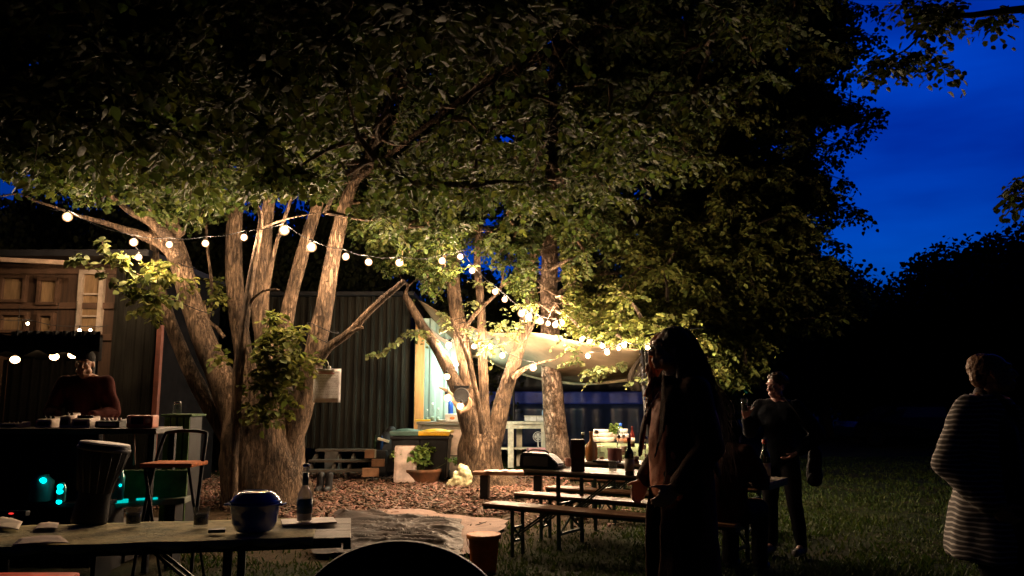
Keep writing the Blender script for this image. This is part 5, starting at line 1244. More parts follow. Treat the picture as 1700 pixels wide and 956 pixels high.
# ================================================================= CAR in the field
def car():
    Y = 28; x0 = P(1400, 700, Y).x; x1 = P(1600, 700, Y).x; cx = (x0 + x1) / 2; L = x1 - x0
    t = thing('parked_car', 'dark parked car on the field edge, its windscreen faintly blue', 'car', (cx, Y, 0), 0)
    pr = [(-.5, .30), (-.5, .62), (-.46, .80), (-.30, .86), (-.14, 1.32), (-.02, 1.42), (.22, 1.40), (.40, .98), (.49, .90), (.5, .60), (.49, .30)]
    b = NB(); rows = []
    for y, k in ((-.85, .93), (-.80, 1), (0, 1.01), (.80, 1), (.85, .93)): rows.append([b.verts.new((x * L, y * (1 if z < .9 else .84), .3 + (z - .3) * k)) for x, z in pr])
    for i in range(4):
        for j in range(len(pr) - 1): f = b.faces.new((rows[i][j], rows[i][j + 1], rows[i + 1][j + 1], rows[i + 1][j])); 
        b.faces.new((rows[i][0], rows[i + 1][0], rows[i + 1][-1], rows[i][-1]))
    b.faces.new(rows[0]); b.faces.new(rows[-1][::-1]); obj('body', b, mat('dark_blue_car_paint', (.012, .014, .03), .25, .4, coat=.8, bump=0), t, local=True)
    gm = mat('car_glass', (.45, .45, .5), .05, .85, bump=0, var=.05); 
    for pts, nm in (([(-.29, -.66, .90), (-.29, .66, .90), (-.145, .62, 1.31), (-.145, -.62, 1.31)], 'windscreen'), ([(.235, -.6, 1.37), (.235, .6, 1.37), (.395, .64, 1.0), (.395, -.64, 1.0)], 'rear_window')):
        b = NB(); n_ = Vector((-1, 0, .5)) * .012 if nm == 'windscreen' else Vector((1, 0, .5)) * .012; b.faces.new([b.verts.new(Vector((x * L, y, z)) + n_) for x, y, z in pts]); bmesh.ops.solidify(b, geom=b.faces[:], thickness=.008); obj(nm, b, gm, t, local=True)
    for xa, xb in ((-.12, .04), (.06, .25)): b = NB(); b.faces.new([b.verts.new(v) for v in ((xa * L - .25, -.80, .95), (xb * L + (.1 if xb > .1 else 0), -.80, .95), (xb * L, -.725, 1.30), (xa * L, -.725, 1.30))]); bmesh.ops.solidify(b, geom=b.faces[:], thickness=.008); obj('side_window', b, gm, t, local=True)
    for x in (-.33, .32):
        for s in (-1, 1):
            b = NB(); tube(b, [(x * L, s * .72, .32, .32), (x * L, s * .88, .32, .32)], 24); w = obj('wheel', b, black_paint, t, local=True); b = NB(); tube(b, [(x * L, s * .87, .32, .19), (x * L, s * .89, .32, .19)], 20); obj('rim', b, steel, w, local=True)
    for s in (-.6, .6): b = NB(); ell(b, (-.49 * L, s, .68), (.06, .18, .09), 12); obj('headlight', b, clear, t, local=True)
car()
# ================================================================= DARK STALL (left)
def stall():
    Y = 6.9; t = thing('market_stall', 'dark stall with a black roof and counter at the left edge', 'stall', (P(40, 700, Y).x, Y, 0))
    x0 = P(-210, 600, Y).x; x1 = P(166, 600, Y).x; xr = lambda v: P(168, 600, Y + 1.9 * v).x; zt = P(80, 556, Y).z
    b = NB(); g = []
    for i in range(9):
        v = i / 8; row = []
        for j in range(25):
            u = j / 24; z = zt - .12 * v - .02 * math.sin(u * PI * 4) ** 2 + (.03 * (1 - u)); row.append(Vector((x0 + (xr(v) - x0) * u, Y + 1.9 * v, z)))
        g.append(row)
    sheet(b, g, .006); obj('roof', b, mat('black_canvas', (.010, .010, .011), .8, bump=.3), t)
    b = NB(); g = [[Vector((x0 + (x1 - x0) * u, Y - .01 - .02 * math.sin(u * 40) ** 2, zt + .03 * (1 - u) - .02 * math.sin(u * PI * 4) ** 2 - .16 * v - .02 * v * math.sin(u * 50))) for u in np.linspace(0, 1, 80)] for v in (0, .5, 1)]; sheet(b, g, .004); obj('valance', b, MT['black_canvas'], t)
    b = NB(); g = [[Vector((x0 + (xr(1) - x0) * u, Y + 1.85 + .03 * math.sin(u * 60), .1 + (zt + .1) * v)) for u in np.linspace(0, 1, 70)] for v in np.linspace(0, 1, 6)]; sheet(b, g, .004); obj('back_cloth', b, MT['black_canvas'], t)
    for x, y in ((x0, Y + .03), (x0, Y + 1.8), (xr(1) - .03, Y + 1.8)): b = NB(); box(b, (x, y, zt / 2 - .06), (.03, .03, zt - .12)); obj('post', b, MT['black_canvas'], t)
    b = NB(); box(b, ((x0 + x1) / 2, Y + 1.25, .11), (x1 - x0 + .1, 1.3, .22), bev=.01); obj('platform', b, mat('dark_boards', (.05, .04, .03), .8), t)
    return x0, x1
SX0, SX1 = stall()
YC = 7.0; zc_ = G(120, 712, 1).z; ZC = P(120, 711, YC).z; xa = P(-180, 700, YC).x; xb = P(262, 700, YC).x
t = thing('stall_counter', 'long dark counter covered with music gear below the stall roof', 'counter', ((xa + xb) / 2, YC, 0))
b = NB(); box(b, ((xa + xb) / 2, YC + .26, ZC - .025), (xb - xa, .56, .05), bev=.006); obj('countertop', b, mat('dark_counter_board', (.06, .045, .035), .5, bump=.2), t)
b = NB(); g = [[Vector((xa + (P(165, 700, YC).x - xa) * u, YC + .03 + .025 * math.sin(u * 55), .05 + (ZC - .06) * v)) for u in np.linspace(0, 1, 90)] for v in (0, .5, 1)]; sheet(b, g, .004); obj('front_cloth', b, MT['black_canvas'], t)
for x in (xa + .05, xb - .06): 
    for y in (YC + .06, YC + .48): b = NB(); box(b, (x, y, (ZC - .05) / 2), (.045, .045, ZC - .05)); obj('leg', b, black_paint, t)
dev_w = mat('pale_device_shell', (.88, .68, .58), .5)
def gear(label, px, w, h, d, m, yy=.12, name='mixing_device', knobs=4, km=None, grp='music gear on the stall counter'):
    p = P(px, 700, YC + yy); t = thing(name, label, 'music device', (p.x, YC + yy + d / 2, ZC + .001), random.uniform(-.08, .08), grp)
    b = NB(); vs = [b.verts.new(v) for v in ((-w / 2, -d / 2, 0), (w / 2, -d / 2, 0), (w / 2, d / 2, 0), (-w / 2, d / 2, 0), (-w / 2, -d / 2, h * .75), (w / 2, -d / 2, h * .75), (w / 2, d / 2, h), (-w / 2, d / 2, h))]
    for f in ((0, 1, 2, 3), (4, 5, 6, 7), (0, 1, 5, 4), (1, 2, 6, 5), (2, 3, 7, 6), (3, 0, 4, 7)): b.faces.new([vs[i] for i in f])
    bmesh.ops.recalc_face_normals(b, faces=b.faces); bmesh.ops.bevel(b, geom=b.edges[:], offset=.006, segments=2, affect='EDGES'); obj('casing', b, m, t, local=True)
    for k in range(knobs):
        b = NB(); x = (-.5 + (k + .5) / knobs) * w * .85; lathe(b, (x, -d * .1, h * .86), [(.013, 0), (.012, .022), (.001, .023)], 12); obj('knob', b, km or black_plastic, t, local=True)
    b = NB(); box(b, (0, -d / 2 - .002, h * .38), (w * .7, .006, h * .35)); obj('front_strip', b, km or black_plastic, t, local=True)
gear('white slab-like device at the left end of the counter', 14, .17, .05, .2, dev_w); gear('pale boxy device left of the tallest one on the counter', 72, .14, .095, .2, dev_w, knobs=3)
gear('tallest pale device, in front of the person in the red-brown jumper', 108, .10, .13, .16, dev_w, knobs=2); gear('wide pale device covered in small knobs on the counter', 133, .16, .10, .2, dev_w, knobs=6)
gear('low dark device with white keys beside the radio on the counter', 178, .22, .075, .2, black_plastic, knobs=5, km=dev_w)
# retro radio
p = P(231, 700, YC + .1); t = thing('radio', 'red-brown radio with a round dial at the right end of the counter', 'radio', (p.x, p.y + .07, ZC + .001)); rb = mat('red_brown_plastic', (.70, .20, .09), .5)
b = NB(); box(b, (0, 0, .055), (.235, .13, .11), bev=.012); obj('casing', b, rb, t, local=True); b = NB(); box(b, (-.02, -.067, .062), (.11, .006, .06), bev=.002); obj('dial_window', b, black_plastic, t, local=True)
b = NB(); lathe(b, (.075, -.066, .065), [(.024, 0), (.022, .01), (.001, .011)], 18, tilt=Matrix.Rotation(R(90), 3, 'X')); obj('knob', b, paper_w, t, local=True); b = NB(); box(b, (-.095, -.067, .065), (.03, .006, .05)); obj('loudspeaker_grille', b, dev_w, t, local=True)
b = NB(); box(b, (.135, .0, .06), (.02, .12, .12), bev=.003); simple('cassette_case', 'x', 'case', b, paper_w) if False else b.free()
# lamps in the stall: warm dim bulbs
for px, py, l in ((25, 597, 'leftmost dim round lamp glowing inside the dark stall'), (90, 592, 'middle dim round lamp glowing inside the dark stall'), (121, 589, 'dim round lamp glowing nearest the head of the person in the stall')):
    c_ = P(px, py, 8.0); t = thing('stall_lamp', l, 'lamp', c_, 0, 'dim lamps in the stall'); b = NB(); ell(b, (0, 0, 0), (.045, .045, .036), 14); obj('globe', b, emit('dim_amber_glass', (1.0, .62, .30), 14), t, local=True)
    b = NB(); tube(b, [(0, 0, .03, .012), (0, 0, .06, .012), (0, 0, .07, .003), (0, 0, .55, .003)], 8); obj('cord', b, black_plastic, t, local=True)
# green cabinet + jar
Yg = 8.0; p0, p1 = P(273, 690, Yg), P(317, 690, Yg); zt_ = p0.z; gm = mat('faded_green_paint', (.13, .24, .07), .7, bump=.3, vs=4, col2=(.04, .08, .03), spec=.15); t = thing('slatted_cabinet', 'narrow green slatted cabinet with a glass jar on top, behind the bar stool', 'cabinet', ((p0.x + p1.x) / 2, Yg + .15, 0))
b = NB(); box(b, ((p0.x + p1.x) / 2, Yg + .17, zt_ / 2), (p1.x - p0.x - .02, .30, zt_ - .02), bev=.004); obj('body', b, black_paint, t)
for k in range(4): b = NB(); x = p0.x + (k + .5) / 4 * (p1.x - p0.x); box(b, (x, Yg, zt_ / 2), ((p1.x - p0.x) / 4 - .016, .02, zt_ - .03), bev=.003); obj('slat', b, gm, t)
b = NB(); box(b, ((p0.x + p1.x) / 2, Yg + .16, zt_ + .004), (p1.x - p0.x + .04, .38, .022), bev=.004); obj('top', b, gm, t)
p = P(294, 686, Yg + .1); bottle('clear glass jar standing on the green slatted cabinet', (p.x, p.y, zt_ + .017), clear, [(.04, 0), (.05, .008), (.05, .10), (.04, .12), (.036, .13), (.04, .132), (.04, .14), (.001, .141)], .85, capm=steel)
# green board and low plank, its cyan spill drawn as glow bars
Yb = 7.4; b = NB(); a, c_ = P(196, 829, Yb), P(312, 780, Yb); box(b, ((a.x + c_.x) / 2, Yb, (a.z + c_.z) / 2 ), (c_.x - a.x, .03, c_.z - a.z), bev=.004); o = simple('green_board', 'dull green painted board standing on the low plank behind the stool', 'board', b, gm)
b = NB(); a, c_ = P(176, 838, 7.25), P(312, 829, 7.35); bar(b, a, c_, .22, .05); 
q = []
for u in (.12, .85):
    m_ = a.lerp(c_, u); q.append(NB()); box(q[-1], (m_.x, m_.y, m_.z / 2 - .014), (.07, .18, m_.z - .03))
simple('low_shelf', 'low plank on two blocks, edged by added cyan glow, behind the drum', 'shelf', b, mat('grey_green_plank', (.16, .19, .14), .5, bump=.3), None, [('support', q[0], black_paint), ('support', q[1], black_paint)])
SHZ = a.z + .027
b = NB(); bar(b, P(181, 833, 7.13), P(213, 831, 7.17), .02, .035); bar(b, P(226, 829, 7.17), P(262, 827, 7.2), .012, .02); obj('cyan_spill_glow', b, emit('painted_cyan_spill', (.0, .55, .50), .8), bpy.data.objects['low_shelf'])  # glowing bars added to imitate cyan light spilling on the plank edge
pole = NB(); tube(pole, [(*P(223, 772, 7.1), .012), (*P(222, 712, 7.1), .010)], 8); obj('pole_x', pole, MT['pale_trim']); 
bpy.data.objects['pole_x'].name = 'thin_stick'; tag(bpy.data.objects['thin_stick'], 'thin pale stick standing upright under the right end of the counter', 'stick')
bpy.data.objects['thin_stick'].data.transform(Matrix.Scale(1.0, 4))
# cyan-lit things
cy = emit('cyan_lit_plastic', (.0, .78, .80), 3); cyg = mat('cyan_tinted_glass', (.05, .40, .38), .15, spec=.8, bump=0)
def cyan_thing(label, px, py, Y, h, r_, tops, name='lit_jar', base=None):
    p = P(px, py, Y); t = thing(name, label, 'lit jar', p, 0, 'cyan lit jars'); b = NB(); lathe(b, (0, 0, 0), [(r_ * .8, 0), (r_, .01), (r_, h * .75), (r_ * .55, h * .92), (r_ * .5, h), (.001, h)], 18); obj('jar_body', b, cyg, t, local=True)
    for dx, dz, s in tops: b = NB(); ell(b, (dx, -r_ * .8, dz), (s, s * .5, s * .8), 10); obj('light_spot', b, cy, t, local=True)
sh = G(90, 838, .62)
b = NB(); box(b, (P(70, 830, 6.7).x, 6.85, P(0, 835, 6.7).z - .02), (.95, .3, .035), bev=.004); simple('gear_shelf', 'dark low shelf under the counter holding the cyan lit jars', 'shelf', b, black_paint, None, [])
o = bpy.data.objects['gear_shelf']; zz = P(0, 835, 6.7).z - .04
for x in (-.45, .45): q = NB(); box(q, (P(70, 830, 6.7).x + x, 6.85, zz / 2), (.04, .26, zz)); obj('support', q, black_paint, o)
cyan_thing('wide jar with one cyan light at its top right, left of the drum', 68, 832, 6.75, .22, .09, [(.045, .175, .030), (.01, .14, .018)])
cyan_thing('small jar glowing cyan close to the left side of the drum', 101, 834, 6.7, .16, .035, [(0, .13, .026), (0, .09, .028), (0, .008, .024)])
cyan_thing('slim bottle dotted with cyan lights just right of the drum', 195, 830, 7.1, .27, .05, [(0, .255, .016), (.012, .20, .014), (-.012, .17, .012), (.035, .13, .013)])
b = NB(); a = P(-10, 852, 6.2); box(b, (P(18, 853, 6.2).x, 6.2, a.z), (.26, .06, .04), bev=.008); q = NB(); ell(q, (P(19, 853, 6.17).x, 6.165, a.z + .003), (.02, .006, .006), 10)
w = NB(); tube(w, [(P(18, 853, 6.2).x, 6.2, 0, .02), (P(18, 853, 6.2).x, 6.2, a.z - .02, .02)], 8)
simple('power_strip', 'black power strip with a tiny red light at the left edge behind the table', 'power strip', b, black_plastic, None, [('indicator_light', q, emit('red_lamp', (1, .04, .03), 1.2)), ('stand', w, black_paint)])

# ================================================================= BAR STOOL
def stool():
    Y = 6.3; pl, pr_ = P(236, 776, Y), P(322, 776, Y); zs = P(280, 772, Y).z; cx = (pl.x + pr_.x) / 2; w = pr_.x - pl.x
    t = thing('bar_stool', 'high folding chair with an orange wooden seat and black tube frame by the counter', 'chair', (cx, Y, 0))
    b = NB(); box(b, (cx, Y + .12, zs), (w, .34, .032), bev=.01); obj('seat', b, mat('orange_wood_seat', (.70, .20, .05), .75, spec=.1, bump=.15, stretch=(1, 5, 5)), t)
    zb = P(280, 720, Y).z
    b = NB(); pts = catmull([(cx - w * .60, Y + .02, 0, .014), (cx - w * .53, Y + .1, zs * .6, .014), (cx - w * .47, Y + .22, zs + .03, .014), (cx - w * .42, Y + .30, zb - .03, .014), (cx - w * .36, Y + .31, zb, .014), (cx, Y + .32, zb + .012, .014), (cx + w * .36, Y + .31, zb, .014), (cx + w * .42, Y + .30, zb - .03, .014), (cx + w * .46, Y + .22, zs + .03, .014), (cx + w * .50, Y + .1, zs * .6, .014), (cx + w * .53, Y + .02, 0, .014)], 5)
    tube(b, pts, 8); obj('back_frame', b, black_paint, t)
    for s in (-1, 1): b = NB(); tube(b, [(cx + s * w * .42, Y - .03, zs - .01, .012), (cx + s * w * .44, Y + .42, 0, .012)], 8); obj('leg', b, black_paint, t)
    b = NB(); tube(b, [(cx - w * .55, Y + .06, .3, .011), (cx + w * .5, Y + .06, .3, .011)], 8); tube(b, [(cx - w * .42, Y + .25, .4, .011), (cx + w * .42, Y + .25, .4, .011)], 8); obj('stretcher', b, black_paint, t)
stool()

# ================================================================= FOREGROUND TABLE
A1 = G(0, 908, .76); A2 = G(583, 889, .76); U1 = (A2 - A1).normalized(); N1 = Vector((-U1.y, U1.x, 0)); RZ1 = math.atan2(U1.y, U1.x)
L_ = 2.9; WD = .72; ctr = A2 - U1 * (L_ / 2 + .0) + N1 * (WD / 2); ctr.z = 0
t = thing('long_table', 'long table in the left foreground covered with an olive patterned cloth', 'table', ctr, RZ1); plank_top(L_, WD, .752, .03, MT['grey_brown_tabletop'], t, 3)
for x in (-L_ / 2 + .45, L_ / 2 - .62): trestle(t, x, WD - .08, .70, .45, .045)
cloth = mat('olive_cloth', (.58, .48, .22), .85, bump=.5, bs=35, vs=4.5, col2=(.16, .18, .08))
b = NB(); nx, ny = 150, 24; g = []; Lc = L_ * .955
for i in range(ny + 1):
    v = i / ny; row = []
    for j in range(nx + 1):
        u = j / nx; x = -L_ / 2 - .02 + Lc * u * .985; y = -WD / 2 - .012 + (WD + .024) * v; z = .757 + .006 * noise.noise(Vector((x * 5, y * 5, 2))) + .004 * abs(noise.noise(Vector((x * 2, y * 9, 5))))
        row.append(Vector((x, y, z)))
    g.append(row)
low = []
for j in range(nx + 1):
    x = g[0][j].x; low.append(Vector((x, -WD / 2 - .016 - .004 * math.sin(x * 30), .757 - .012 - .028 * abs(math.sin(x * 13.5)))))
g = [low] + g
sheet(b, g, .0025); o = obj('tablecloth', b, cloth, None, local=True); o.location = ctr; o.rotation_euler = (0, 0, RZ1); tag(o, 'olive patterned cloth with a scalloped hem on the foreground table', 'tablecloth')
ZT = .768
def T(px, py, z=ZT): return G(px, py, z)
# djembe
q = T(150, 868); tl = Matrix.Rotation(R(7), 3, 'Y') @ Matrix.Rotation(R(-2), 3, 'X'); t = thing('hand_drum', 'tall black goblet-shaped hand drum with a pale skin, standing on the foreground table', 'drum', (q.x - .01, q.y, ZT)); K = q.y / FPX; s = q.y / 4.5
prof = [(.090, 0), (.093, .02), (.088, .08), (.082, .15), (.088, .20), (.105, .27), (.125, .35), (.132, .40), (.134, .425), (.130, .43)]
b = NB(); lathe(b, (0, 0, 0), [(r_ * s, z * s) for r_, z in prof], 36, tilt=tl); obj('shell', b, mat('black_lacquer', (.008, .007, .008), .5, bump=.1, spec=.15), t, local=True)
b = NB(); lathe(b, (0, 0, 0), [(.131 * s, .4305 * s), (.128 * s, .438 * s), (.001, .434 * s)], 36, tilt=tl); obj('drum_skin', b, mat('pale_drum_skin', (.92, .80, .72), .6), t, local=True)
b = NB(); lathe(b, (0, 0, 0), [(.135 * s, .395 * s), (.140 * s, .40 * s), (.140 * s, .41 * s), (.135 * s, .415 * s)], 36, tilt=tl)
for a in np.linspace(0, 2 * PI, 17)[:-1]:
    v1 = tl @ Vector((math.cos(a) * .137 * s, math.sin(a) * .137 * s, .41 * s)); v2 = tl @ Vector((math.cos(a + .15) * .09 * s, math.sin(a + .15) * .09 * s, .17 * s)); tube(b, [(*v1, .003), (*v2, .003)], 5)
obj('tension_rope', b, mat('dark_grey_cord', (.06, .055, .06), .6), t, local=True)
# glasses
q = T(221, 872); glass_of('left tumbler of dark drink, close to the drum', (q.x, q.y, ZT), dark_liq, .046, .105, .068)
q = T(333, 874); glass_of('right tumbler of dark drink, close to the blue pot', (q.x, q.y, ZT), dark_liq, .046, .105, .070)
q = T(360, 884); b = NB(); box(b, (q.x, q.y, ZT + .010), (.085, .055, .018), .3, .003); simple('matchbox', 'flat black box on the table left of the blue pot', 'box', b, black_plastic)
# papers
def paper(label, pts, z, m, name='paper_sheet', grp='papers on the foreground table'):
    v = [G(px, py, z) for px, py in pts]; b = NB(); g = []
    for i in range(7):
        row = []
        for j in range(9): 
            u, w_ = j / 8, i / 6; p_ = v[0].lerp(v[1], u).lerp(v[3].lerp(v[2], u), w_); p_.z = z + .005 * math.sin(u * 3) + .006 * abs(noise.noise(Vector((u * 3, w_ * 3, px)))); row.append(p_)
        g.append(row)
    sheet(b, g, .0015); tag(obj(name, b, m), label, 'paper', grp)
pk = mat('dull_pink_paper', (.50, .38, .30), .7)
paper('folded white sheet at the left edge of the table', [(-20, 876), (30, 880), (38, 866), (0, 858)], ZT + .004, paper_w); paper('long buff sheet near the scalloped hem', [(20, 905), (116, 902), (100, 889), (32, 894)], ZT + .002, pk); paper('small dim sheet between the folded white sheet and the drum', [(55, 879), (95, 878), (98, 868), (64, 869)], ZT + .002, pk)
# blue pot
q = T(424, 880); t = thing('blue_pot', 'glossy dark blue casserole with a domed lid on the foreground table', 'pot', (q.x, q.y - .02, ZT)); s = 1.0
be = mat('dark_blue_enamel', (.05, .12, .55), .18, spec=.8, coat=.7, bump=.02, var=.15)
b = NB(); lathe(b, (0, 0, 0), [(.085, 0), (.10, .008), (.118, .05), (.124, .10), (.132, .135), (.140, .142), (.140, .150), (.128, .148), (.118, .12), (.001, .11)], 40); 
for sg in (-1, 1): box(b, (sg * .138, 0, .140), (.045, .07, .014), bev=.006)
obj('pot_body', b, be, t, local=True)
b = NB(); lathe(b, (0, 0, 0), [(.132, .150), (.136, .156), (.126, .168), (.108, .190), (.088, .205), (.07, .210), (.066, .206), (.001, .203)], 40); obj('lid', b, be, t, local=True)
# clear bottle
q = T(505, 866, ZT + .012); t = bottle('clear bottle with a dark label and blue-green neck standing on the flat board', (q.x, q.y, ZT + .016), MT.get('pale_bottle_glass') or glass_pale(), [(.036, 0), (.042, .006), (.043, .13), (.040, .155), (.024, .18), (.018, .20), (.016, .30), (.019, .302), (.019, .315), (.001, .316)], 1.0, lab=teal_lab, labz=(.045, .125), liquid=(pale_liq, .13)); t.rotation_euler = (0, 0, 0)
b = NB(); lathe(b, (0, 0, 0), [(.0185, .20), (.0175, .27)], 18); obj('neck_wrap', b, mat('teal_foil', (.01, .045, .05), .3), t, local=True)
b = NB(); lathe(b, (0, 0, 0), [(.0205, .296), (.021, .312), (.015, .318), (.001, .319)], 18); obj('cap', b, steel, t, local=True)
q = G(512, 867, ZT); b = NB(); box(b, (q.x + .0, q.y, ZT + .006), (.30, .21, .010), RZ1 + .12, .002); simple('flat_board', 'thin greyish-pink slab under the clear bottle at the end of the foreground table', 'board', b, mat('greyish_pink_board', (.36, .28, .26), .45))
# red bench cushion at bottom-left, black rounded chair back
b = NB(); a = G(-60, 956, .46); c_ = G(125, 950, .46); box(b, ((a.x + c_.x) / 2 - .1, a.y - .12, .45), (c_.x - a.x + .35, .28, .06), .02, .025); q = NB(); 
for x in (-.3, .3): box(q, ((a.x + c_.x) / 2 - .1 + x, a.y - .12, .21), (.05, .22, .42))
simple('red_bench', 'red padded bench top poking in at the bottom left corner', 'bench', b, mat('dull_red_pad', (.75, .07, .025), .6), None, [('leg', q, black_paint)])
def near_chair():
    Y = 2.15; zt = P(662, 896, Y).z; x = P(664, 900, Y).x; t = thing('round_backed_chair', 'black chair whose smooth rounded back rises at the bottom edge, nearest the camera', 'chair', (x, Y, 0)); m = mat('smooth_blue_black_plastic', (.010, .013, .022), .6, bump=.02, spec=.2)
    b = NB(); g = []
    for i in range(21):
        v = i / 20; row = []
        for j in range(33):
            a = (j / 32 - .5) * 2; hw = .31; xx = hw * a; top = zt - .30 * (1 - math.sqrt(max(0, 1 - a * a * .98))); z = .55 + (top - .55) * v; row.append(Vector((x + xx, Y + .10 - .17 * a * a * -1 * .3 - .10 * v, z)))
        g.append(row)
    sheet(b, g, .022); obj('backrest', b, m, t)
    b = NB(); box(b, (x, Y + .28, .46), (.52, .46, .04), bev=.018); obj('seat', b, m, t)
    for sx in (-1, 1):
        for sy in (-1, 1): b = NB(); tube(b, [(x + sx * .22, Y + .28 + sy * .18, .45, .013), (x + sx * .26, Y + .28 + sy * .24, 0, .012)], 10); obj('leg', b, steel, t)
    for sx in (-1, 1): b = NB(); tube(b, [(x + sx * .20, Y + .12, .45, .012), (x + sx * .20, Y + .11, .62, .012)], 8); obj('support_bar', b, steel, t)
near_chair()

# ================================================================= PEOPLE  (local frame: facing -Y, left = +X)
skin = mat('warm_skin', (.62, .36, .25), .5, bump=.05, var=.08, vs=14); eye_w = mat('eye_white', (.7, .68, .65), .2, bump=0)
BASE = dict(pelvis=(0, 0, .95), chest=(0, .01, 1.28), neck=(0, .02, 1.47), head=(0, -.01, 1.62),
            shL=(.18, .02, 1.41), elL=(.25, .05, 1.13), wrL=(.27, -.04, .88), shR=(-.18, .02, 1.41), elR=(-.25, .05, 1.13), wrR=(-.27, -.04, .88),
            hipL=(.09, 0, .92), knL=(.11, -.02, .51), anL=(.11, .04, .09), hipR=(-.09, 0, .92), knR=(-.11, -.02, .51), anR=(-.11, .04, .09))
def J(**kw):
    d = {k: Vector(v) for k, v in BASE.items()}
    for k, v in kw.items(): d[k] = Vector(v)
    return d
def add_head(b, c, rz=0, rx=0):
    M = Matrix.Translation(c) @ Matrix.Rotation(rz, 4, 'Z') @ Matrix.Rotation(rx, 4, 'X')
    def e(p, r, rot=None): ell(b, M @ Vector(p), r, 16, M.to_3x3().to_4x4() @ (rot or Matrix()))
    e((0, .012, .03), (.075, .093, .085)); e((0, -.018, -.035), (.060, .070, .075)); e((0, -.062, -.088), (.028, .024, .022))
    e((0, -.080, .035), (.055, .018, .014)); 
    for s in (-1, 1):
        e((s * .036, -.070, -.025), (.020, .018, .020)); e((s * .078, .008, -.008), (.008, .020, .032)); e((s * .05, -.02, -.07), (.022, .04, .025))
    for k in range(5): u = k / 4; e((0, -.088 - .022 * u, .018 - .042 * u), (.008 + .005 * u, .012, .010))
    e((0, -.103, -.030), (.016, .014, .009)); e((0, -.089, -.058), (.023, .010, .006)); e((0, -.087, -.070), (.020, .010, .007))
    return M
def add_hand(b, wr, d, pn, side=1, curl=.5, L=.18):
    """wr wrist, d direction towards the fingers, pn palm normal; five bent fingers"""
    d = Vector(d).normalized(); pn = Vector(pn); pn = (pn - d * pn.dot(d)).normalized(); s = d.cross(pn) * side
    for k in range(-2, 3): cap(b, Vector(wr) + s * k * .011, Vector(wr) + d * .085 + s * k * .018, .014, .0125, 3, 8)
    for k, (o, l) in enumerate(((-.030, .072), (-.010, .082), (.010, .078), (.029, .060))):
        p = Vector(wr) + d * .088 + s * o; dd = d.copy(); l1 = l * .45
        for seg, rr in ((0, .0088), (1, .008), (2, .007)):
            dd = (dd * math.cos(curl * .7) + pn * math.sin(curl * .7)).normalized(); q = p + dd * l1; cap(b, p, q, rr, rr * .93, 2, 8); p = q; l1 *= .72
    p = Vector(wr) + d * .030 - s * .025; dd = (d * .7 - s * .7 + pn * .25).normalized()
    for l, rr in ((.040, .012), (.032, .0098), (.026, .0085)): q = p + dd * l; cap(b, p, q, rr, rr * .93, 2, 8); p = q; dd = (dd + d * .25 + pn * .25 * curl).normalized()
def person(label, loc, rz, j, scale=1, hrz=0, hrx=0, handL=None, handR=None, slim=1, vox=.008, skinm=None):
    t = thing('person', label, 'person', loc, rz); t.scale = (scale,) * 3
    b = NB(); M = add_head(b, j['head'], hrz, hrx); sl = slim
    cap(b, j['neck'] - Vector((0, 0, .05)), j['head'] + Vector((0, .015, -.06)), .056 * sl, .052 * sl)
    cap(b, j['pelvis'], j['chest'], .125 * sl, .135 * sl, 5, 16); cap(b, j['chest'] + Vector((-.07, 0, .04)), j['chest'] + Vector((.07, 0, .04)), .11, .11); cap(b, j['shL'], j['neck'], .055, .055); cap(b, j['shR'], j['neck'], .055, .055)
    for s in 'LR':
        cap(b, j['sh' + s], j['el' + s], .050 * sl, .040 * sl); cap(b, j['el' + s], j['wr' + s], .039 * sl, .026 * sl); cap(b, j['hip' + s], j['kn' + s], .085 * sl, .055 * sl); cap(b, j['kn' + s], j['an' + s], .053 * sl, .036 * sl)
        cap(b, j['an' + s], j['an' + s] + Vector((0, -.14, -.05)), .035, .028)
    for s, h in (('L', handL), ('R', handR)):
        h = h or ((j['wr' + s] - j['el' + s]), (1 if s == 'R' else -1, 0, 0), .5); add_hand(b, j['wr' + s], h[0], h[1], 1 if s == 'L' else -1, h[2])
    o = objm('body', voxel(b, vox, 1, sm_fac=.35), skinm or skin, t, local=True)
    for s in (-1, 1): b = NB(); ell(b, M @ Vector((s * .030, -.078, .006)), .0115, 10); obj('eye', b, eye_w, t, local=True)
    return t, M
def garment_top(t, j, m, inf=.022, hem=-.06, wr=.014, sleeve=1.0, vox=.012, loose=1.0, collar=0, name='jumper'):
    b = NB(); i = inf
    cap(b, j['pelvis'] + Vector((0, 0, hem + .08)), j['chest'], .128 * loose + i, .135 + i, 6, 18); cap(b, j['chest'] + Vector((-.08, 0, .05)), j['chest'] + Vector((.08, 0, .05)), .108 + i, .108 + i)
    cap(b, j['pelvis'] + Vector((-.05, 0, hem + .08)), j['pelvis'] + Vector((.05, 0, hem + .08)), .115 * loose + i, .115 * loose + i)
    for s in 'LR':
        cap(b, j['sh' + s], j['neck'] + Vector((0, 0, -.03)), .058 + i * .6, .05 + i * .5); cap(b, j['sh' + s], j['el' + s], .060 + i, .048 + i); w = j['el' + s].lerp(j['wr' + s], sleeve); cap(b, j['el' + s], w, .046 + i, .034 + i * .8)
    if collar: cap(b, j['neck'] + Vector((0, 0, -.03)), j['neck'] + Vector((0, -.005, collar)), .062, .060)
    return objm(name, voxel(b, vox, 2, wr, 7, (1, 1, .8)), m, t, local=True)
